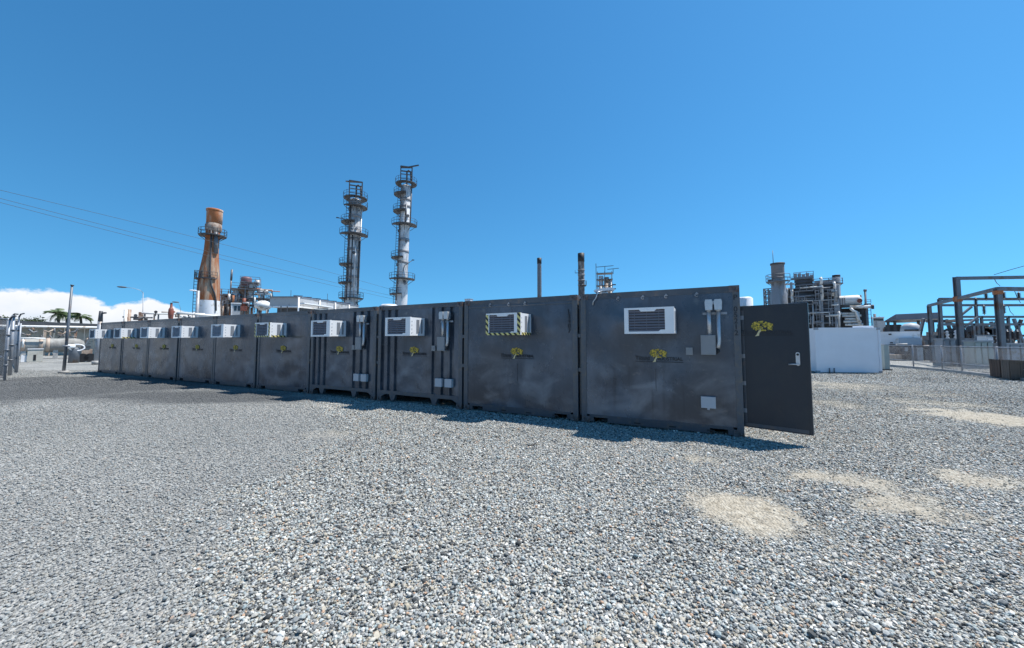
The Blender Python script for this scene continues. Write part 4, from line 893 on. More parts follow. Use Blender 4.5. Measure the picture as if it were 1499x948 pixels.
# ------------------------------------------------------------------ small things on and behind the near containers
v = View(1097, 15); P = v.p; t_ = thing('white_tank', 'white tank top peeping out behind the nearest container, above the door', 'tank', v.o, v.rz)
x0, x1 = P(1078, 440).x, P(1102.5, 440).x
part('shell', MB().lathe([((x1 - x0) / 2, 0), ((x1 - x0) / 2, P(1097, 435.5).z), ((x1 - x0) / 2 - .06, P(1097, 433.5).z), (0, P(1097, 433).z)], (x0 + x1) / 2, .3, 20), M['whited'], t_)
part('base', MB().lathe([((x1 - x0) / 2 + .06, 0), ((x1 - x0) / 2 + .06, .12), (0, .12)], (x0 + x1) / 2, .3, 20), M['concrete'], t_)
o = bpy.data.objects.get('shipping_container')
def roof_pt(px, off=-.25):
    s_, _ = onwall(px, 432, off); return P0 + RV * s_ + NV * off + Vector((0, 0, H))
q = roof_pt(885); t_ = thing('antenna_mount', 'white flat bracket mount sitting on the roof edge of the nearest container', 'antenna mount', q, -PHI)
part('plate', MB().prism([(-.19, .05), (.17, .07), (.19, .12), (.10, .13), (-.12, .11), (-.20, .09)], -.10, .10), M['whited'], t_)
part('stem', MB().box(-.05, .06, -.05, .05, -.012, .05), M['conduit'], t_)
part('lead', MB().tube([(-.02, -.12, .06), (-.06, -.30, .02), (-.10, -.30, -.10), (-.16, -.285, -.17), (-.17, -.28, -.24)], .012, 6), M['conduit'], t_)
q = roof_pt(570, -.6); t_ = thing('roof_vent', 'low white vent cap on the roof of the ribbed container below the tall column', 'vent', q, -PHI)
part('cap', MB().lathe([(.27, .02), (.27, .07), (.20, .11), (0, .13)], 0, 0, 18), M['whited'], t_); part('collar', MB().lathe([(.2, -.012), (.2, .02)], 0, 0, 18), M['conduit'], t_)
q = roof_pt(687, -.15); t_ = thing('junction_clip', 'small pale clip box on the roof corner where ribbed and taped containers meet', 'box', q, -PHI)
part('box', MB().box(-.09, .07, -.06, .06, -.012, .055), M['whited'], t_); part('cover', MB().box(-.10, .08, -.07, .07, .055, .068), M['conduit'], t_)
q = G(778, 655); t_ = thing('twig', 'small dark forked twig lying alone on the sunny gravel', 'twig', (q.x, q.y, .03))
part('twig_stem', MB().tube([(-.075, 0, .018), (-.05, 0, .008), (-.01, 0, .006), (.025, .0, .012), (.07, .02, .03)], .009, 6), M['black'], t_); part('fork', MB().tube([(.02, 0, .01), (.045, -.07, .01)], .007, 6), M['black'], t_); part('fork', MB().tube([(-.05, 0, .01), (-.045, -.04, .015)], .012, 6), M['black'], t_)
# ------------------------------------------------------------------ white container block at right
ga, gb = G(1196, 545.6), G(1292, 546.2); d = (gb - ga); d.z = 0; wl = d.length; ang = math.atan2(d.y, d.x)
zt = W(1245, 479, gb.y).z
t_ = thing('white_container', 'plain white steel container block standing right of the open door', 'container', (ga.x, ga.y, 0), ang)
def wp():
    b = MB(); vs = []; n1, n2 = 24, 16
    for j in range(n2 + 1):
        for i in range(n1 + 1):
            xx = .1 + (wl - .2) * i / n1; zz = .12 + (zt - .22) * j / n2; e = min(1, min(i, n1 - i, j, n2 - j) / 3)
            vs.append((xx, .03 + .010 * e * mnoise.noise(Vector((xx * 1.2, 3, zz * 1.4))), zz))
    return b.add(vs, [(j * (n1 + 1) + i, j * (n1 + 1) + i + 1, (j + 1) * (n1 + 1) + i + 1, (j + 1) * (n1 + 1) + i) for j in range(n2) for i in range(n1)], True)
wm_ = mat('white_container_paint', (.66, .69, .74), .45, 0, .05, 1.2)
part('front_panel', wp(), wm_, t_); part('body', MB().box(.02, wl - .02, .05, 5.6, .06, zt - .03), wm_, t_)
part('corner_post', MB().box(0, .10, 0, .12, 0, zt), wm_, t_); part('corner_post', MB().box(wl - .10, wl, 0, .12, 0, zt), wm_, t_)
part('top_rail', MB().box(.10, wl - .10, .005, .12, zt - .10, zt - .003), wm_, t_); part('bottom_rail', MB().box(.10, wl - .10, .005, .12, .03, .12), wm_, t_)
for px in (1213, 1220): xx = (px - 1196) / 96 * wl; part('drain_pipe', MB().cyl((xx, -.08, 0), (xx, -.08, .26), .03, n=8), M['msteel'], t_)
for xx in (0, wl - .16):
    for zz in (0, zt - .12): part('corner_casting', MB().box(xx - .004, xx + .164, -.006, .10, zz + .001, zz + .118), M['steel'], t_)
part('roof_hatch', MB().box(wl - .55, wl - .05, .3, 1.0, zt - .03, zt + .10), M['whited'], t_)
q = G(1297, 541.5); t_ = thing('bollard_post', 'pale steel post block just right of the white container', 'post', (q.x, q.y, 0), ang)
part('shaft', MB().box(-.12, .13, -.1, .12, 0, W(1297, 505, q.y).z), M['green'], t_); part('cap', MB().box(-.14, .15, -.12, .14, W(1297, 505, q.y).z, W(1297, 505, q.y).z + .05), M['steel'], t_); part('foot', MB().box(-.2, .2, -.18, .18, 0, .06), M['black'], t_)
# ------------------------------------------------------------------ boiler house
v = View(1195, 62, yaw=0); P = v.p
def X(px): return P(px, 450).x
def Z(py): return P(1195, py).z
t_ = thing('boiler_structure', 'large grey louvred boiler structure with steel bracing, behind the white container', 'plant', v.o, v.rz)
def louvre(px0, px1, pyt, pyb, y0, y1, step, m, name='louvre'):
    part('cladding', MB().box(X(px0) + .05, X(px1) - .05, y0 + .1, y1, Z(pyb), Z(pyt)), M['mesh2'], t_)
    zz = Z(pyb)
    while zz < Z(pyt) - step * .4:
        o = part(name, MB().add([(X(px0), y0, zz), (X(px1), y0, zz), (X(px1), y0 + .1, zz + step * .72), (X(px0), y0 + .1, zz + step * .72), (X(px0), y0 + .14, zz), (X(px1), y0 + .14, zz), (X(px1), y0 + .2, zz + step * .72), (X(px0), y0 + .2, zz + step * .72)],
                 [(0, 1, 2, 3), (7, 6, 5, 4), (0, 4, 5, 1), (2, 6, 7, 3), (0, 3, 7, 4), (1, 5, 6, 2)]), M[m], t_); zz += step
part('core', MB().box(X(1150), X(1226), 1.2, 5.8, 0, Z(419)), M['mesh2'], t_)
louvre(1165, 1192, 407, 436, .2, 6, .55, 'mesh'); louvre(1193, 1226, 417, 478, -.4, 6, .62, 'mesh'); louvre(1150, 1192, 434, 478, -.1, 6, .62, 'mesh')
louvre(1149, 1164, 421, 433, .8, 6, .5, 'mesh2')
for px, pt, pb in ((1160, 411, 478), (1203, 413, 478), (1223, 413, 478), (1227, 420, 478), (1180, 432, 478)):
    part('column', MB().bar((X(px), -.75, 0), (X(px), -.75, Z(pt)), .34), M['steel' if px != 1180 else 'msteel'], t_)
for pa, pb, py in ((1148, 1228, 432.5), (1192, 1229, 445), (1150, 1229, 457), (1150, 1229, 473), (1192, 1228, 416.5), (1160, 1193, 406)):
    part('beam', MB().box(X(pa), X(pb), -.72, -.5, Z(py) - .15, Z(py) + .15), M['msteel'], t_)
for (px, py) in ((1203, 412), (1203, 424), (1203, 436), (1222, 420), (1224, 432), (1226, 462), (1160, 427), (1160, 437), (1219, 430)):
    part('pale_fitting', MB().tube([(X(px), -1.0, Z(py) + .5), (X(px + 1.5), -1.05, Z(py)), (X(px + .6), -1.0, Z(py) - .6)], .20, 8), M['pipe'], t_)
dk = part('roof_deck', MB().box(X(1164), X(1193), .1, 6, Z(405), Z(405) + .25), M['steel'], t_)
part('railing', rail_line([(X(1164), .1, Z(405) + .2), (X(1193), .1, Z(405) + .2), (X(1193), 5, Z(405) + .2)], .8, .08, .8), M['steel'], dk, kind='stuff')
dk = part('roof_deck', MB().box(X(1192), X(1227), -.5, 6, Z(416), Z(416) + .2), M['steel'], t_)
part('railing', rail_line([(X(1193), -.5, Z(416) + .2), (X(1226), -.5, Z(416) + .2)], .6, .08, .9), M['msteel'], dk, kind='stuff')
for k in range(3): part('roof_beam', MB().bar((X(1194), -.4 + k, Z(413 + k)), (X(1226), -.2 + k, Z(412 + k)), .22), M['steel'], t_)
part('walkway', MB().box(X(1146), X(1165), -.6, .6, Z(413.5), Z(412)), M['whited'], t_)
part('railing', rail_line([(X(1146), -.6, Z(412)), (X(1165), -.6, Z(412))], 1.0, .07, .8), M['msteel'], t_, kind='stuff')
part('walkway', MB().box(X(1146), X(1160), -.4, .6, Z(420), Z(418.5)), M['whited'], t_)
fr = MB()
for px in (1119.5, 1126, 1133):
    for yy in (-.5, 2.5): fr.bar((X(px), yy, 0), (X(px), yy, Z(417.5)), .2)
for py in (418, 424, 431, 438, 445):
    for yy in (-.5, 2.5): fr.bar((X(1119.5), yy, Z(py)), (X(1133), yy, Z(py)), .16)
    for px in (1119.5, 1133): fr.bar((X(px), -.5, Z(py)), (X(px), 2.5, Z(py)), .16)
fr.bar((X(1119.5), -.5, Z(445)), (X(1133), -.5, Z(431)), .12).bar((X(1119.5), -.5, Z(431)), (X(1133), -.5, Z(418)), .12)
part('stair_frame', fr, M['msteel'], t_)
rr = random.Random(17)
for k in range(30):
    px = rr.uniform(1150, 1224); py = rr.uniform(416, 474); L_ = rr.uniform(.6, 3.0); yy = -1.0 - rr.random() * .5; p0 = (X(px), yy, Z(py)); x1 = min(X(1227), X(px) + L_)
    if k % 3 == 0: pt = [p0, (X(px), yy, Z(py) - L_)]
    elif k % 3 == 1: pt = [p0, (x1, yy, Z(py))]
    else: pt = [p0, (x1, yy, Z(py)), (x1, yy, Z(py) - L_ * .6)]
    part('pipe', MB().tube(pt, rr.uniform(.06, .13), 6), M[rr.choice(['steel', 'pipe', 'msteel', 'steel', 'wallgrey'])], t_)
for pa, pb, py in ((1163, 1192, 425), (1194, 1226, 430), (1160, 1192, 445), (1193, 1227, 461)):
    dk = part('walkway', MB().box(X(pa), X(pb), -1.3, -.72, Z(py) - .08, Z(py)), M['steel'], t_)
    part('railing', rail_line([(X(pa), -1.3, Z(py)), (X(pb), -1.3, Z(py))], .9, .055, .8), M['steel'], dk, kind='stuff')
for px in (1168, 1197, 1215): part('ladder', ladder(X(px), -1.35, Z(478), Z(425), w_=.4, t=.06), M['steel'], t_)
for k in range(5): xx = X(1166 + k * 6); part('roof_unit', MB().box(xx - .22, xx + .22, .6, 1.4, Z(404), Z(404) + rr.uniform(.3, .9)), M[rr.choice(['steel', 'msteel', 'wallgrey'])], t_)
# its two stacks
v2 = View(1139, 60); P2 = v2.p; zf = lambda py: P2(1139, py).z; xf = lambda px: P2(px, 420).x
t_ = thing('boiler_stack', 'broad pale grey steel stack with platform and whip aerial at the boiler structure', 'chimney', v2.o, v2.rz)
part('shell', MB().lathe([(1.12, 0), (1.12, zf(430)), (1.0, zf(428)), (.97, zf(413))], xf(1141), 0, 22).lathe([(1.12, 0), (1.12, zf(430)), (1.0, zf(428))], xf(1140.2), 0, 22) if False else MB().lathe([(1.12, 0), (1.12, zf(430)), (1.0, zf(428)), (.92, zf(413)), (.86, zf(410)), (.86, zf(387.5))], xf(1139.5), 0, 22), mat('stack_grey', (.25, .26, .28), .55, .1, .15, .8, (.16, .15, .145), .3, .8, 0, 60, (1, 1, .4)), t_)
part('brown_shell', MB().lathe([(.868, zf(408)), (.875, zf(407.6)), (.875, zf(388)), (.87, zf(387.6))], xf(1139.5), 0, 22), mat('stack_brown_grey', (.21, .185, .18), .6, .1, .2, .8, (.13, .11, .10), .3, .8), t_)
part('rim', MB().lathe([(.88, zf(387.6)), (.98, zf(387.4)), (.98, zf(385)), (.7, zf(384.9)), (.7, zf(388))], xf(1139.5), 0, 22), M['dsteel'], t_)
platform(t_, (xf(1139.5), 0), .9, 1.6, zf(411.5), PI * .5, PI * 1.9, n=12, tk=.08, m='msteel', rail=1.0)
part('side_bracket', MB().box(xf(1124), xf(1130), -.5, .3, zf(412.5), zf(408.5)), M['msteel'], t_)
part('aerial', MB().cyl((xf(1133.6), -.3, zf(400)), (xf(1133.2), -.3, zf(366)), .07, .04, n=6), M['msteel'], t_)
v2 = View(1229, 63); P2 = v2.p; zf = lambda py: P2(1229, py).z
t_ = thing('boiler_stack', 'slender dark capped stack at the right end of the boiler structure', 'chimney', v2.o, v2.rz)
part('shell', MB().lathe([(.50, 0), (.48, zf(414)), (.50, zf(413)), (.50, zf(405))], 0, 0, 18), M['column'], t_); part('cap', MB().lathe([(.50, zf(405)), (.54, zf(404.8)), (.54, zf(402)), (.4, zf(401.8)), (.4, zf(404))], 0, 0, 18), M['black'], t_)
platform(t_, (0, 0), .48, .85, zf(414), -PI, PI * .3, n=9, tk=.06, m='msteel', rail=.8)
# drum and pipework to its right
v = View(1250, 60); P = v.p
def X(px): return P(px, 450).x
def Z(py): return P(1250, py).z
t_ = thing('boiler_drum', 'white horizontal drum on dark supports with tiers of white pipes below', 'tank', v.o, v.rz)
rad = .88; zc = Z(440)
part('drum', MB().lathe([(0, -.5), (.5, -.42), (.8, -.15), (rad, .2), (rad, X(1256) - X(1229)), (.8, X(1259) - X(1229)), (.5, X(1262) - X(1229)), (0, X(1263) - X(1229))], axis='x', o=(X(1229), 0, zc), n=18), M['pipe'], t_)
part('red_flange', MB().cyl((X(1259), -1.0, zc - .1), (X(1259), -.7, zc - .1), .32, n=14), M['valve'], t_)
part('ribbed_duct', MB().box(X(1229), X(1238), -1.2, .8, Z(446), Z(436)), M['column'], t_)
for k in range(3): part('duct_rib', MB().box(X(1230 + k * 3.4), X(1231 + k * 3.4), -1.32, -1.2, Z(446), Z(436)), M['msteel'], t_)
part('platform', MB().box(X(1228), X(1266), -1.5, 1.5, Z(449), Z(447.5)), M['dsteel'], t_)
part('pipe', MB().tube([(X(1244), -1.6, Z(450)), (X(1278), -1.6, Z(451))], .22, 8), M['pipe'], t_); part('pipe_end', MB().cyl((X(1275), -1.6, Z(451)), (X(1279), -1.6, Z(451)), .34, n=12), M['dsteel'], t_)
for k, (pa, pb, py) in enumerate(((1228, 1258, 459), (1232, 1260, 462.5), (1236, 1256, 467), (1234, 1260, 471), (1236, 1262, 475.5))):
    part('pipe', MB().tube([(X(pa), -1.2 - .15 * k, Z(py - 3 if k == 0 else py)), (X(pa + 4), -1.2 - .15 * k, Z(py)), (X(pb), -1.2 - .15 * k, Z(py))], .19, 8), M['pipe'], t_)
part('pipe', MB().tube([(X(1245), -1.9, Z(452)), (X(1249), -1.9, Z(456)), (X(1253), -1.9, Z(457)), (X(1258), -1.9, Z(478))], .20, 8), M['pipe'], t_)
for px in (1231, 1247, 1263, 1268): part('column', MB().bar((X(px), -.6, 0), (X(px), -.6, Z(449)), .34 if px > 1260 else .22), M['dsteel'], t_)
part('back_panel', MB().box(X(1229), X(1271), .9, 1.1, 0, Z(450)), M['mesh2'], t_)
part('vent_pole', MB().cyl((X(1267.5), -1.2, 0), (X(1267.5), -1.2, Z(427)), .13, n=8).cyl((X(1267.5), -1.2, Z(428.5)), (X(1267.5), -1.2, Z(425.5)), .2, n=8), M['msteel'], t_)
part('vent_pole', MB().cyl((X(1261), -.2, Z(446)), (X(1261), -.2, Z(432)), .1, n=8), M['msteel'], t_)
dk = part('side_platform', MB().box(X(1265), X(1275), -1.0, .6, Z(446.5), Z(445.5)), M['msteel'], t_)
part('railing', rail_line([(X(1266), -1, Z(445)), (X(1275), -1, Z(445))], .5, .06, .5), M['msteel'], dk, kind='stuff')
part('ladder', ladder(X(1272), -1.0, 0, Z(446), w_=.35, t=.07), M['msteel'], t_)
# far little plant
v = View(1278, 110); P = v.p; t_ = thing('distant_plant', 'tiny distant pale plant with stub chimney, right of the boiler drum', 'plant', v.o, v.rz)
X = lambda px: P(px, 470).x; Z = lambda py: P(1278, py).z
for pa, pb, pt in ((1278, 1294, 465), (1284, 1296, 470)): part('block', MB().box(X(pa), X(pb), 0 if pt == 465 else -1, 4, 0, Z(pt)), M['wallgrey'], t_)
part('roof', MB().box(X(1277), X(1295), -.3, 4.2, Z(465), Z(464)), M['whited'], t_); part('band', MB().box(X(1279), X(1293), -.2, 0, Z(469), Z(466.5)), M['mesh2'], t_)
for px, pt in ((1281, 459), (1288, 463), (1276.5, 463)): part('stub_chimney', MB().cyl((X(px), 1, 0), (X(px), 1, Z(pt)), .3 if px == 1281 else .12, n=8), M['msteel'], t_)
# ------------------------------------------------------------------ low white building, dome and canopy at right
v = View(1325, 36); P = v.p; X = lambda px: P(px, 500).x; Z = lambda py: P(1325, py).z
t_ = thing('white_building', 'low white building with two tiny dark windows, behind the chain link fence', 'building', v.o, v.rz)
part('wall', MB().box(X(1280), X(1348), 0, 5, 0, Z(486)), M['whited'], t_); part('annex', MB().box(X(1316), X(1349), -1.2, 0, 0, Z(494.5)), mat('blue_grey_sheet', (.36, .43, .50), .5, 0, .06, 2), t_)
part('parapet', MB().box(X(1279.5), X(1348.5), -.06, 5.06, Z(486), Z(485)), M['whited'], t_)
for px, py in ((1303.5, 489), (1305, 501.5)):
    w_ = part('window', MB().box(X(px - 2.2), X(px + 2.2), -.06, 0, Z(py + 1), Z(py - 1)), M['glass'], t_); part('sill', MB().box(X(px - 2.6), X(px + 2.6), -.1, 0, Z(py + 1.5), Z(py + 1.05)), M['whited'], w_)
part('ledge', MB().box(X(1298), X(1312), -.3, 0, Z(507), Z(505.5)), M['dsteel'], t_)
v = View(1333, 44); P = v.p; X = lambda px: P(px, 480).x; Z = lambda py: P(1333, py).z
t_ = thing('domed_tank', 'white domed tank with dark slots behind the low white building', 'tank', v.o, v.rz)
hw = (X(1350) - X(1317)) / 2; cx0 = (X(1350) + X(1317)) / 2
part('shell', MB().lathe([(hw, 0), (hw, Z(482)), (hw * .9, Z(477)), (hw * .6, Z(473.5)), (0, Z(472))], cx0, hw, 24), M['wallgrey'], t_)
for px in (1329, 1338, 1345.5): part('slot', MB().box(X(px) - .3, X(px) + .3, -.12, .5, Z(484), Z(482)), M['glass'], t_)
v = View(1335, 50); P = v.p; X = lambda px, d=0: P(px, 480, d).x; Z = lambda py: P(1335, py).z
t_ = thing('canopy_shelter', 'dark blue grey sheet canopy roof on columns beyond the low white building', 'shelter', v.o, v.rz)
part('roof', MB().add([(X(1313), -2, Z(460)), (X(1378), -2, Z(459.5)), (X(1378), -2, Z(468)), (X(1313), -2, Z(468)), (X(1294), 3, Z(467)), (X(1313), 9, Z(460.5)), (X(1378), 9, Z(460)), (X(1378), 9, Z(468)), (X(1313), 9, Z(468.5)), (X(1295), 3, Z(469.5))],
     [(0, 3, 2, 1), (0, 4, 9, 3), (0, 1, 6, 5), (0, 5, 4), (4, 5, 8, 9), (5, 6, 7, 8), (1, 2, 7, 6), (3, 9, 8, 7, 2)]), M['roofgrey'], t_)
for px in (1300, 1310, 1345, 1366): part('column', MB().bar((X(px), 1, 0), (X(px), 1, Z(468.5)), .3), M['dsteel'], t_)
rr = random.Random(8)
for k in range(9): xx = X(1297 + k * 2.2); part('machinery', MB().box(xx - .4, xx + .3, 2 + rr.random(), 4, 0, Z(rr.uniform(472, 479))), M['dsteel' if k % 3 else 'tan'], t_)
part('gutter', MB().box(X(1313), X(1378), -2.1, -2.0, Z(469.5), Z(468.2)), M['tan'], t_)
# ------------------------------------------------------------------ switchyard steelwork
def ypt(px, py, Y): return W(px, py, Y)
z2 = W(1458, 422, 20).z
b3 = W(1360, 447, 29.5); b1 = W(1402, 438, 24.5); b2 = W(1460, 422.5, 20); zt = b2.z; top1 = W(1400, 405, 24.5).z
t_ = thing('switchyard_gantry', 'grey rust stained steel gantry of posts and beams in the fenced switchyard', 'gantry', (b1.x, b1.y, 0))
def hcol(c, z1, s=.19, name='post', m='msteel'):
    b = MB(); x, y = c.x - b1.x, c.y - b1.y
    b.box(x - s / 2, x + s / 2, y - s / 2, y - s / 2 + .03, 0, z1).box(x - s / 2, x + s / 2, y + s / 2 - .03, y + s / 2, 0, z1).box(x - .02, x + .02, y - s / 2 + .03, y + s / 2 - .03, 0, z1).box(x - s * .7, x + s * .7, y - s * .7, y + s * .7, 0.0, .08)
    return part(name, b, M[m], t_)
o0 = Vector((b1.x, b1.y, 0))
hcol(b3, zt); hcol(b1, top1, .24); hcol(b2, zt, .22)
part('beam', MB().bar(Vector((b3.x, b3.y, zt)) - o0, Vector((b2.x, b2.y, zt)) - o0, .20, .17), M['msteel'], t_)
e1 = W(1560, 393, 24.5); part('beam', MB().bar(Vector((b1.x, b1.y, top1 - .1)) - o0, Vector((e1.x + 2, b1.y, top1 + .05)) - o0, .18, .20), M['msteel'], t_)
e2 = Vector((b2.x + 9, b2.y + .8, zt)); part('beam', MB().bar(Vector((b2.x, b2.y, zt)) - o0, e2 - o0, .18, .20), M['msteel'], t_)
hcol(Vector((e2.x, e2.y, 0)), zt, .22); hcol(Vector((e1.x + 2, b1.y, 0)), top1, .24)
for Y, py in ((30, 437.5), (34, 446.5), (36, 463.5), (33, 474.5)):
    pa = W(1375, py, Y); pb = W(1600, py - .5, Y); part('beam', MB().bar(pa - o0, Vector((pb.x, pb.y, pa.z)) - o0, .16, .20), M['msteel'], t_)
    hcol(Vector((pb.x, pb.y, 0)), pa.z, .18); hcol(Vector((pa.x, pa.y, 0)), pa.z, .18)
for px, Y in ((1430, 34), (1437, 36), (1424, 33), (1476, 36), (1490, 33)): hcol(W(px, 470, Y), W(px, {34: 446, 36: 463, 33: 474}[Y], Y).z, .16)
for px, py in ((1425, 470), (1416, 455)): part('brace', MB().bar(W(px - 14, py + 10, 33) - o0, W(px + 6, py - 6, 33) - o0, .14), M['msteel'], t_)
part('rust_joint', MB().box(-.15, .15, -.15, .15, zt - .22, zt + .12), M['rust'], t_); q = Vector((b2.x, b2.y, 0)) - o0; part('rust_joint', MB().box(q.x - .13, q.x + .13, q.y - .13, q.y + .13, zt - .30, zt - .1), M['rust'], t_)
def insul(px, pya, pyb, Y, label):
    c = W(px, pya, Y); zb = W(px, pyb, Y).z; q = thing('insulator_string', label, 'insulator', (c.x, c.y, zb), 0, 'insulators in the switchyard'); h = c.z - zb; pr = []
    n = 6
    for k in range(n): pr += [(.05, h * k / n), (.12, h * (k + .3) / n), (.12, h * (k + .5) / n), (.05, h * (k + .8) / n)]
    part('sheds', MB().lathe(pr, 0, 0, 12), M['porcelain'], q); part('rod', MB().cyl((0, 0, -.1), (0, 0, h + .08), .03, n=8), M['steel'], q)
for px, a, e, Y, lb_ in ((1440, 447, 459, 32, 'dark insulator hanging left of the second steel post'), (1469, 446, 458, 31, 'dark insulator hanging just right of the second steel post'), (1428, 436, 446, 29, 'dark insulator below the sloping beam between the two posts'),
    (1443, 428, 438, 29.5, 'short dark insulator close under the sloping beam end'), (1469, 427, 436, 29.5, 'dark insulator standing on the upper crossbeam right of the second post'), (1491, 428, 436, 29.8, 'dark insulator on the upper crossbeam near the photo edge')): insul(px, a, e, Y, lb_)
for k in range(4):
    c = W(1467 + k * 7.4, 495, 24); insul(1467 + k * 7.4, 484, 496, 24.0, ['dark bushing on the cabinet nearest the second steel post', 'second dark bushing on the low cabinets from the second post', 'third dark bushing on the low cabinets from the second post', 'dark bushing on the low cabinets nearest the photo edge'][k])
for i, pts_ in enumerate((((1455, 402, 26), (1478, 395, 25), (1560, 372, 23)), ((1455, 407, 27), (1459, 414, 28), (1464, 418, 29)), ((1485, 425, 29), (1489, 435, 29), (1494, 443, 29.5)), ((1476, 447, 31), (1479, 456, 31), (1484, 461, 31.5)))):
    o = part('jumper_cable', MB().tube([W(*p) for p in pts_], .02, 5), M['cable'], None); tag(o, ['thin wire rising to the right from the top gantry beam', 'short wire drooping below the top gantry beam', 'drooping wire near the photo edge under the upper crossbeam', 'drooping wire beside the insulator right of the second post'][i], 'wire', 'switchyard wires')
# transformers, switchgear
def cabinet(px0, px1, pyt, Y, dp, label, fins=0, m='green', cat='transformer', name='transformer'):
    a = W(px0, HOR, Y); c = W(px1, HOR, Y); h = W((px0 + px1) / 2, pyt, Y).z; q = thing(name, label, cat, (a.x, a.y, 0)); w_ = c.x - a.x
    part('body', MB().box(0, w_, 0, dp, .25, h - .08), M[m], q); part('plinth', MB().box(-.1, w_ + .1, -.15, dp + .1, 0, .25), M['concrete'], q); part('lid', MB().box(-.05, w_ + .05, -.08, dp + .05, h - .08, h), M['steel'], q)
    for k in range(fins):
        xx = w_ * (k + .5) / fins; ww = w_ / fins * .40; part('door_panel', MB().box(xx - ww, xx + ww, -.07, 0, .32, h - .15), M[m], q)
    return q
cabinet(1425, 1452, 498, 22.5, .5, 'pale green grey switch cabinet with three door panels between the steel posts', 3)
cabinet(1380, 1424, 495, 25, .5, 'long pale switch cabinet left of the three panel cabinet', 5, 'steel')
cabinet(1461, 1520, 502, 24, .6, 'pale blue grey low cabinet carrying dark bushings at the photo edge', 4, 'steel')
cabinet(1444, 1453, 490, 24.8, .5, 'small white box on top behind the three panel cabinet', 1, 'whited', 'cabinet', 'white_cabinet')
rr = random.Random(21)
t_ = thing('switchgear_frame', 'dense dark tangle of switchgear steel and pipes behind the fenced switchyard', 'switchgear', W(1410, HOR, 38) * 1)
t_.location.z = 0; oo = Vector(t_.location)
for px in np.arange(1352, 1500, 11): c = W(px, rr.uniform(462, 485), 38) - oo; part('post', MB().bar((c.x, rr.uniform(-1, 2), 0), (c.x, 0, c.z), .2), M['dsteel' if rr.random() < .6 else 'msteel'], t_)
for k in range(26):
    px = rr.uniform(1352, 1480); py = rr.uniform(468, 500); a = W(px, py, 38) - oo; e = W(px + rr.uniform(8, 42), py + rr.uniform(-2, 2), 38) - oo
    part('beam', MB().bar((a.x, rr.uniform(-2, 1), a.z), (e.x, rr.uniform(-2, 1), e.z), rr.uniform(.1, .26)), M[rr.choice(['dsteel', 'msteel', 'tan', 'dsteel', 'steel'])], t_)
for k in range(46):
    px = rr.uniform(1300, 1400); c = W(px, rr.uniform(503, 522), 33) - oo; s = rr.uniform(.12, .5)
    part('equipment_box' if k % 3 else 'pipe', MB().box(c.x - s, c.x + s, c.y - .3 + rr.uniform(-1, 1), c.y + .4, 0 if k % 2 else c.z - .5, c.z) if k % 3 else MB().tube([(c.x, c.y, 0), (c.x, c.y, c.z), (c.x + s * 3, c.y, c.z)], .09, 6), M[rr.choice(['tan', 'mesh', 'mesh2', 'dsteel', 'concrete', 'steel'])], t_)
for k in range(16):
    px = rr.uniform(1352, 1470); c = W(px, rr.uniform(476, 500), 37) - oo; s = rr.uniform(.25, .7); part('equipment_box', MB().box(c.x - s, c.x + s, -1.5, -.6, 0 if k % 2 else c.z - 1, c.z), M[rr.choice(['dsteel', 'mesh2', 'mesh', 'tan', 'msteel'])], t_)
for k in range(12):
    px = rr.uniform(1385, 1470); c = W(px, rr.uniform(482, 490), 36) - oo; part('bushing', MB().lathe([(.05, c.z - .9), (.16, c.z - .7), (.06, c.z - .5), (.15, c.z - .35), (.05, c.z - .2), (.12, c.z - .1), (.03, c.z)], c.x, -2, 8), M['porcelain' if k % 2 else 'whited'], t_)
# ------------------------------------------------------------------ chain link fences
def chain(name, label, base, h, step=2.4, mid=False, mesh_d=.11, rw=.0035, pr=.035):
    base = [Vector((p.x, p.y, 0)) for p in base]; o = base[0]; t_ = thing(name, label, 'fence', o)
    for a, c in zip(base, base[1:]):
        a = a - o; c = c - o; L = (c - a).length; n = max(1, round(L / step)); u = (c - a) / L; up = Vector((0, 0, 1))
        for k in range(n + (1 if c + o == base[-1] else 0)):
            q = a + u * L * k / n; part('post', MB().cyl(q, q + up * (h + .05), pr, n=8), M['steel'], t_)
        for hh, nm in ((h, 'top_rail'), (.06 if not mid else h * .33, 'bottom_rail')): part(nm, MB().cyl(a + up * hh, c + up * hh, pr * .75, n=6), M['steel'], t_)
        b = MB(); nn = Vector((-u.y, u.x, 0)) * rw
        for s in (-1, 1):
            x = -h
            while x < L + h:
                p0 = Vector((x, 0)); xa, za, xb, zb = (x, .05, x + h, h) if s > 0 else (x + h, .05, x, h)
                def clip(xa, za, xb, zb):
                    if xa > xb: xa, za, xb, zb = xb, zb, xa, za
                    if xb <= 0 or xa >= L: return None
                    if xa < 0: za = za + (zb - za) * (0 - xa) / (xb - xa); xa = 0
                    if xb > L: zb = za + (zb - za) * (L - xa) / (xb - xa); xb = L
                    return xa, za, xb, zb
                r_ = clip(xa, za, xb, zb)
                if r_:
                    A = a + u * r_[0] + up * r_[1]; B = a + u * r_[2] + up * r_[3]; dw = up * rw
                    b.add([A - dw, A + dw, B + dw, B - dw, A - nn, A + nn, B + nn, B - nn], [(0, 1, 2, 3), (4, 5, 6, 7)])
                x += mesh_d
        part('wire_mesh', b, M['steel'], t_, kind='stuff')
    return t_
fpts = [G(1302, 535.5), G(1380, 542.5), G(1409, 545.5), G(1462, 552), G(1560, 564)]
fh = W(1409, 507, fpts[2].y).z
t_ = chain('chain_link_fence', 'grey chain link fence with pipe rails along the switchyard at right', fpts, fh, 2.0, True)
t2 = part('kerb', MB(), M['concrete'], t_) if False else None
b = MB()
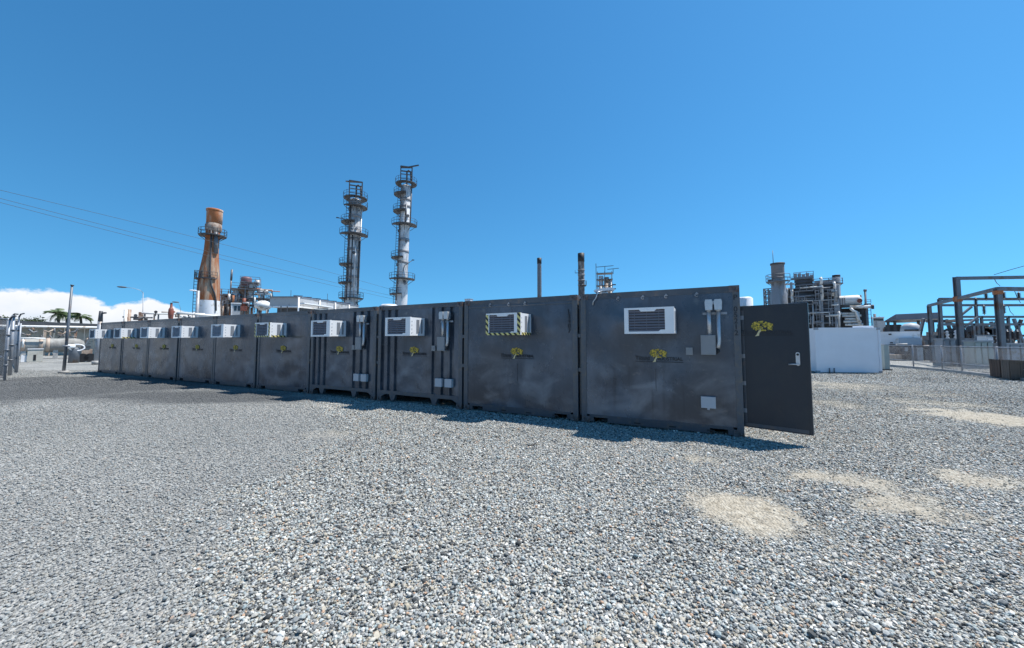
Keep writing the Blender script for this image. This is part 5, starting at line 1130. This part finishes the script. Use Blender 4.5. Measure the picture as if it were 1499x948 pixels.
for a, c in zip(fpts, fpts[1:]): b.bar(Vector((a.x - fpts[0].x, a.y - fpts[0].y + .1, .05)), Vector((c.x - fpts[0].x, c.y - fpts[0].y + .1, .05)), .16, .12)
part('kerb', b, M['concrete'], t_)
def bin_(pxa, pya, pxb, pyb, pyt, label, m, dp=1.0):
    a, c = G(pxa, pya), G(pxb, pyb); u = (c - a); w_ = u.length; ang = math.atan2(u.y, u.x); h = W(pxa, pyt, a.y).z
    q = thing('timber_bin', label, 'bin', (a.x, a.y, 0), ang, 'timber bins by the switchyard fence'); n = max(3, int(w_ / .22))
    for k in range(n):
        for yy in (0, dp): part('board', MB().box(w_ * k / n + .006, w_ * (k + 1) / n - .006, yy - .02, yy + .02, .03 + .01 * (k % 3), h - .012 * ((k * 7) % 3)), M[m], q)
    for k in range(4):
        for xx in (0, w_): part('board', MB().box(xx - .02, xx + .02, .026 + (dp - .05) * k / 4, .026 + (dp - .05) * (k + 1) / 4 - .01, .03, h - .01), M[m], q)
    part('rim', MB().box(-.035, w_ + .035, -.045, -.021, h - .10, h - .02), M[m], q); part('lid', MB().box(.03, w_ - .03, .03, dp - .03, h - .08, h - .03), M[m], q)
bin_(1457, 552, 1466, 552.4, 526, 'brown weathered timber bin against the fence, left one of the three', 'wood', .5)
bin_(1466.5, 553.3, 1479, 553.6, 526, 'dark timber bin between the brown bin and the widest bin', 'wood2', .6)
bin_(1480, 556, 1540, 558, 527, 'widest dark timber bin at the photo\'s right edge', 'wood', .6)
# ------------------------------------------------------------------ left side
q = G(93, 546); tp = W(105.5, 418, q.y); t_ = thing('leaning_pole', 'tall thin grey steel pole leaning right, standing alone at the left', 'pole', (q.x, q.y, 0))
dq = tp - Vector((q.x, q.y, 0)); part('shaft', MB().cyl((0, 0, 0), (dq.x, 0, dq.z), .065, .045, n=10), M['msteel'], t_); part('base', MB().cyl((0, 0, 0), (0, 0, .12), .2, n=12), M['concrete'], t_); part('cap', MB().cyl((dq.x, 0, dq.z), (dq.x + .01, 0, dq.z + .05), .07, n=8), M['dsteel'], t_)
part('clamp', MB().cyl((dq.x * .3, 0, dq.z * .30), (dq.x * .315, 0, dq.z * .315), .13, n=10), M['steel'], t_)
q = G(141, 533); tp = W(148, 455, q.y); t_ = thing('fence_post', 'pale steel post with dark crooked top beside the far end container', 'post', (q.x, q.y, 0)); dq = tp - Vector((q.x, q.y, 0))
part('shaft', MB().cyl((0, 0, 0), (dq.x * .9, 0, dq.z * .8), .15, .13, n=10), M['steel'], t_); part('head', MB().cyl((dq.x * .9, 0, dq.z * .8), (dq.x, 0, dq.z), .13, .10, n=10).bar((dq.x - .05, 0, dq.z * .955), (dq.x + .35, 0, dq.z * .965), .1), M['dsteel'], t_)
part('footing', MB().cyl((0, 0, 0), (0, 0, .25), .24, n=12), M['concrete'], t_)
for i, (pb, yb, pt, yt, rr_, lb_) in enumerate(((6.5, 557, 14, 468, .04, 'slender gate post at the left edge, outer one of three'), (14, 549, 20, 461, .065, 'thick galvanised gate post with arched top at the left edge, middle of three'), (22.5, 545, 28, 463, .035, 'thin gate post with barbed arm nearest the yard, inner one of three'))):
    q = G(pb, yb); tp = W(pt, yt, q.y); t_ = thing('gate_post', lb_, 'post', (q.x, q.y, 0), 0, 'gate posts at the left edge'); dq = tp - Vector((q.x, q.y, 0))
    part('shaft', MB().cyl((0, 0, 0), (dq.x, 0, dq.z), rr_, rr_ * .95, n=12), M['steel'], t_)
    part('barb_arm', MB().tube([(dq.x, 0, dq.z - .02), (dq.x + .08, 0, dq.z + .12), (dq.x + .25, 0, dq.z + .16)] if i != 1 else [(dq.x - .05, 0, dq.z - .03), (dq.x + .05, 0, dq.z + .06), (dq.x + .2, 0, dq.z + .04)], .035, 6), M['dsteel'], t_)
    for k in range(3): part('band', MB().cyl((dq.x * (k + 1) / 4, 0, dq.z * (k + 1) / 4 - .04), (dq.x * (k + 1) / 4, 0, dq.z * (k + 1) / 4 + .04), rr_ + .02, n=12), M['msteel'], t_)
chain('chain_link_fence', 'tall chain link fence running out of frame left of the gate posts', [G(5, 553), G(-120, 570)], 2.6, 2.5)
chain('chain_link_fence', 'chain link fence behind the gate posts running back towards the cream wall', [G(25, 545), G(17, 529)], 2.5, 2.5)
q0, q1 = W(-60, HOR, 17), W(6.5, HOR, 17); t_ = thing('green_screen', 'dark green sheet screen at the far left edge behind the gate', 'screen', (q0.x, q0.y, 0)); hs_ = W(0, 479, 17).z
for k in range(5): w5 = (q1.x - q0.x) / 5; part('panel', MB().box(w5 * k + .01, w5 * (k + 1) - .01, 0, .05, .1, hs_), mat('screen_green', (.075, .088, .075), .7, 0, .15, 2) if k == 0 else bpy.data.materials['screen_green'], t_)
part('rail', MB().box(0, q1.x - q0.x, -.06, -.01, hs_ - .1, hs_ + .02), M['steel'], t_); part('rail', MB().box(0, q1.x - q0.x, -.06, -.01, .9, .98), M['steel'], t_)
v = View(80, 44); P = v.p; X = lambda px: P(px, 490).x; Z = lambda py: P(80, py).z
t_ = thing('cream_shed', 'long cream walled shed with dark flat roof edge behind the left yard', 'building', v.o, v.rz)
npan = 14
for k in range(npan): xa = X(-60) + (X(165) - X(-60)) * k / npan; xb = X(-60) + (X(165) - X(-60)) * (k + 1) / npan; part('wall_panel', MB().box(xa + .01, xb - .01, .02 * (k % 2), .3, 0, Z(478)), M['creamwall'], t_)
part('roof', MB().add([(X(-60), -1.6, Z(477)), (X(165), -1.6, Z(477)), (X(165), -1.6, Z(473.5)), (X(-60), -1.6, Z(470)), (X(-60), 8, Z(466)), (X(165), 8, Z(470)), (X(-60), 8, Z(477)), (X(165), 8, Z(477))], [(0, 1, 2, 3), (3, 2, 5, 4), (0, 3, 4, 6), (1, 7, 5, 2), (4, 5, 7, 6), (0, 6, 7, 1)]), M['dsteel'], t_)
part('eave_pipe', MB().cyl((X(-60), -1.8, Z(479)), (X(165), -1.8, Z(478.5)), .13, n=8), M['pipe'], t_)
for px in (-20, 12, 66, 74, 110, 150): part('post', MB().bar((X(px), -1.7, 0), (X(px), -1.7, Z(477)), .2 if px != 74 else .12), M['tan' if px % 4 else 'msteel'], t_)
rr = random.Random(4)
for k in range(18):
    px = rr.uniform(26, 132); py = rr.uniform(483, 497); e = (px + rr.uniform(-16, 16), py + rr.uniform(-6, 9)); part('pipe', MB().tube([(X(px), -2.2, Z(py)), ((X(px) + X(e[0])) / 2, -2.25, Z(py + (2 if k % 3 else -2))), (X(e[0]), -2.2, Z(e[1]))], rr.uniform(.05, .10), 6), M[rr.choice(['dsteel', 'tan', 'msteel'])], t_)
for k in range(8): xx = X(126) + k * .22; part('stair_tread', MB().box(xx, xx + .3, -2.6, -1.9, Z(503 - k * 2.6), Z(502.3 - k * 2.6)), M['dsteel'], t_)
part('stair_stringer', MB().bar((X(124.5), -2.65, Z(505)), (X(133), -2.65, Z(484)), .14), M['msteel'], t_)
v = View(70, 36); P = v.p; X = lambda px: P(px, 505).x; Z = lambda py: P(70, py).z
t_ = thing('horizontal_tank', 'pale horizontal cylinder tank lying before the cream shed', 'tank', v.o, v.rz); zc = Z(505); rad = (Z(495) - Z(515)) / 2
part('shell', MB().lathe([(0, -.3), (rad * .6, -.2), (rad * .93, .1), (rad, .4), (rad, X(118) - X(24) - .4), (rad * .93, X(118) - X(24) - .1), (rad * .6, X(118) - X(24) + .2), (0, X(118) - X(24) + .3)], axis='x', o=(X(24), 0, zc), n=22), mat('dusty_tank', (.33, .325, .30), .7, 0, .12, 1.0, (.20, .19, .175), .35, .8, 0, 60, (1, 1, .4)), t_)
for px in (35, 58, 82, 106): part('saddle', MB().box(X(px) - .15, X(px) + .15, -rad * .7, rad * .7, 0, zc - rad * .5), M['concrete'], t_)
for px in (34, 60, 70): part('strap', MB().lathe([(rad + .02, -.12), (rad + .04, -.11), (rad + .04, .11), (rad + .02, .12)], axis='x', o=(X(px), 0, zc), n=22), M['tan'], t_)
part('manifold', MB().tube([(X(28), -rad - .1, Z(495)), (X(48), -rad - .1, Z(495)), (X(66), -rad - .1, Z(495.5))], .09, 6).tube([(X(34), -rad - .1, Z(495)), (X(34), -rad - .1, Z(508))], .08, 6), M['pipe'], t_)
v = View(51, 30); P = v.p; X = lambda px: P(px, 520).x; Z = lambda py: P(51, py).z
t_ = thing('white_cabinet', 'off white utility cabinet with small dark opening, left of the leaning pole', 'cabinet', v.o, v.rz)
part('body', MB().box(X(40), X(63), 0, 1, 0, Z(511)), M['creamwall'], t_); part('side_box', MB().box(X(31), X(40) - .02, .1, .8, 0, Z(520)), M['whited'], t_); part('opening', MB().box(X(49), X(53), -.015, 0, .1, Z(519)), M['black'], t_); part('top', MB().box(X(39.5), X(63.5), -.04, 1.04, Z(511), Z(510.3)), M['whited'], t_)
v = View(108, 29); P = v.p; X = lambda px: P(px, 520).x; Z = lambda py: P(108, py).z
t_ = thing('cable_drum', 'dark drum with pale ring, right of the leaning pole', 'drum', v.o, v.rz)
r_d = (X(117) - X(100)) / 2; part('barrel', MB().lathe([(0, 0), (r_d, 0), (r_d * 1.02, Z(510)), (r_d * .9, Z(508.5)), (0, Z(508.4))], X(108.5), 0, 20), M['msteel'], t_)
part('ring', MB().tube([(X(112) + .38 * math.cos(a), -r_d * .75, Z(508.5) + .24 * math.sin(a)) for a in np.linspace(0, 6.283, 20)], .05, 6), M['whited'], t_)
part('jug', MB().lathe([(.0, Z(510)), (.25, Z(509)), (.3, Z(506)), (.2, Z(504)), (0, Z(503.5))], X(101.5), -.3, 14), M['white'], t_)
v = View(127, 30); P = v.p; X = lambda px: P(px, 520).x; Z = lambda py: P(127, py).z
t_ = thing('flatbed_trailer', 'low trailer carrying a pinkish load beside the far end container', 'trailer', v.o, v.rz)
part('bed', MB().box(X(117), X(136), 0, 1.6, Z(524.5), Z(522.5)), M['whited'], t_); part('load', MB().box(X(119), X(135), .15, 1.4, Z(518.5), Z(511)), M['tan'], t_); part('dark_cover', MB().box(X(118), X(132), .1, 1.3, Z(509), Z(506)), M['dsteel'], t_)
part('load', MB().box(X(120), X(134), .1, 1.5, Z(522), Z(519.2)), M['creamwall'], t_)
for px in (121, 132): part('wheel', MB().cyl((X(px), -.05, .33), (X(px), .18, .33), .33, n=16), M['black'], t_)
# palms
def palm(px, pyc, Y, seed, label, nf=15):
    v = View(px, Y); rr = random.Random(seed); c = v.p(px, pyc); t_ = thing('palm_tree', label, 'palm tree', v.o, v.rz, 'palms behind the cream shed')
    part('trunk', MB().tube([(0, 0, 0), (.1, 0, c.z * .5), (c.x, 0, c.z)], .16, 10), M['trunk'], t_)
    fm = []
    for j in range(4):
        b = MB(); L = 1.75; pts_ = []
        for k in range(11): s = k / 10; pts_.append(Vector((L * s * (1 - .22 * s), 0, L * (.62 * s - (.62 + .14 * j) * s * s))))
        b.tube(pts_, .03, 4)
        for k in range(1, 11):
            for kk in (0, .5):
                if k == 10 and kk: continue
                p = pts_[k].lerp(pts_[min(10, k + 1)], kk); l = .62 * math.sin(PI * (k + kk + .6) / 11.8) + .12
                for sgn in (-1, 1):
                    tip = p + Vector((.42 * l, sgn * l * .75, -.42 * l)); w_ = Vector((.05, 0, 0))
                    b.add([p - w_, p + w_, tip + w_ * .2, tip - w_ * .2], [(0, 1, 2, 3)])
        fm.append(b.mesh('frond', M['leaf']))
    for k in range(nf): link('frond', fm[k % 4], t_, (c.x, 0, c.z), rot=(rr.uniform(-.15, .15), rr.uniform(-.85, .35), k * 6.283 / nf + rr.uniform(-.2, .2)))
palm(85, 460, 62, 1, 'bushy palm crown showing above the shed roof, left of the leaning pole', 18)
palm(118, 464, 60, 2, 'palm crown showing above the shed roof, right of the leaning pole')
palm(97, 463, 66, 5, 'low palm crown half hidden behind the leaning pole')
def bush(px0, px1, pyt, Y, seed, label):
    v = View((px0 + px1) / 2, Y); rr = random.Random(seed); a = v.p(px0, 470).x; e = v.p(px1, 470).x; zt = v.p((px0 + px1) / 2, pyt).z
    t_ = thing('tree', label, 'tree', v.o, v.rz, 'trees behind the cream shed'); b = MB()
    part('trunk', MB().cyl((0, 0, 0), (.1, 0, zt * .75), .22, .12, n=8), M['trunk'], t_)
    cl = [(rr.uniform(a, e), rr.uniform(-1.5, 1.5), zt - abs(rr.gauss(0, .9)) - .3, rr.uniform(.5, 1.0)) for _ in range(14)]
    for k in range(1500):
        c = cl[k % 14]; d = Vector((rr.gauss(0, 1), rr.gauss(0, 1), rr.gauss(0, .7))).normalized() * c[3] * rr.random() ** .4; p = Vector(c[:3]) + d
        u = Vector((rr.gauss(0, 1), rr.gauss(0, 1), rr.gauss(0, 1))).normalized(); w_ = u.cross(Vector((rr.gauss(0, 1), rr.gauss(0, 1), rr.gauss(0, 1)))).normalized(); s = rr.uniform(.08, .17)
        b.add([p - u * s, p + w_ * s * .6, p + u * s, p - w_ * s * .6], [(0, 1, 2, 3)])
    part('crown', b, M['leafd'], t_)
bush(-8, 24, 465, 58, 1, 'dark low tree crown over the shed roof at the left edge')
bush(36, 62, 466, 59, 2, 'small dark tree crown over the shed roof, left of the palms')
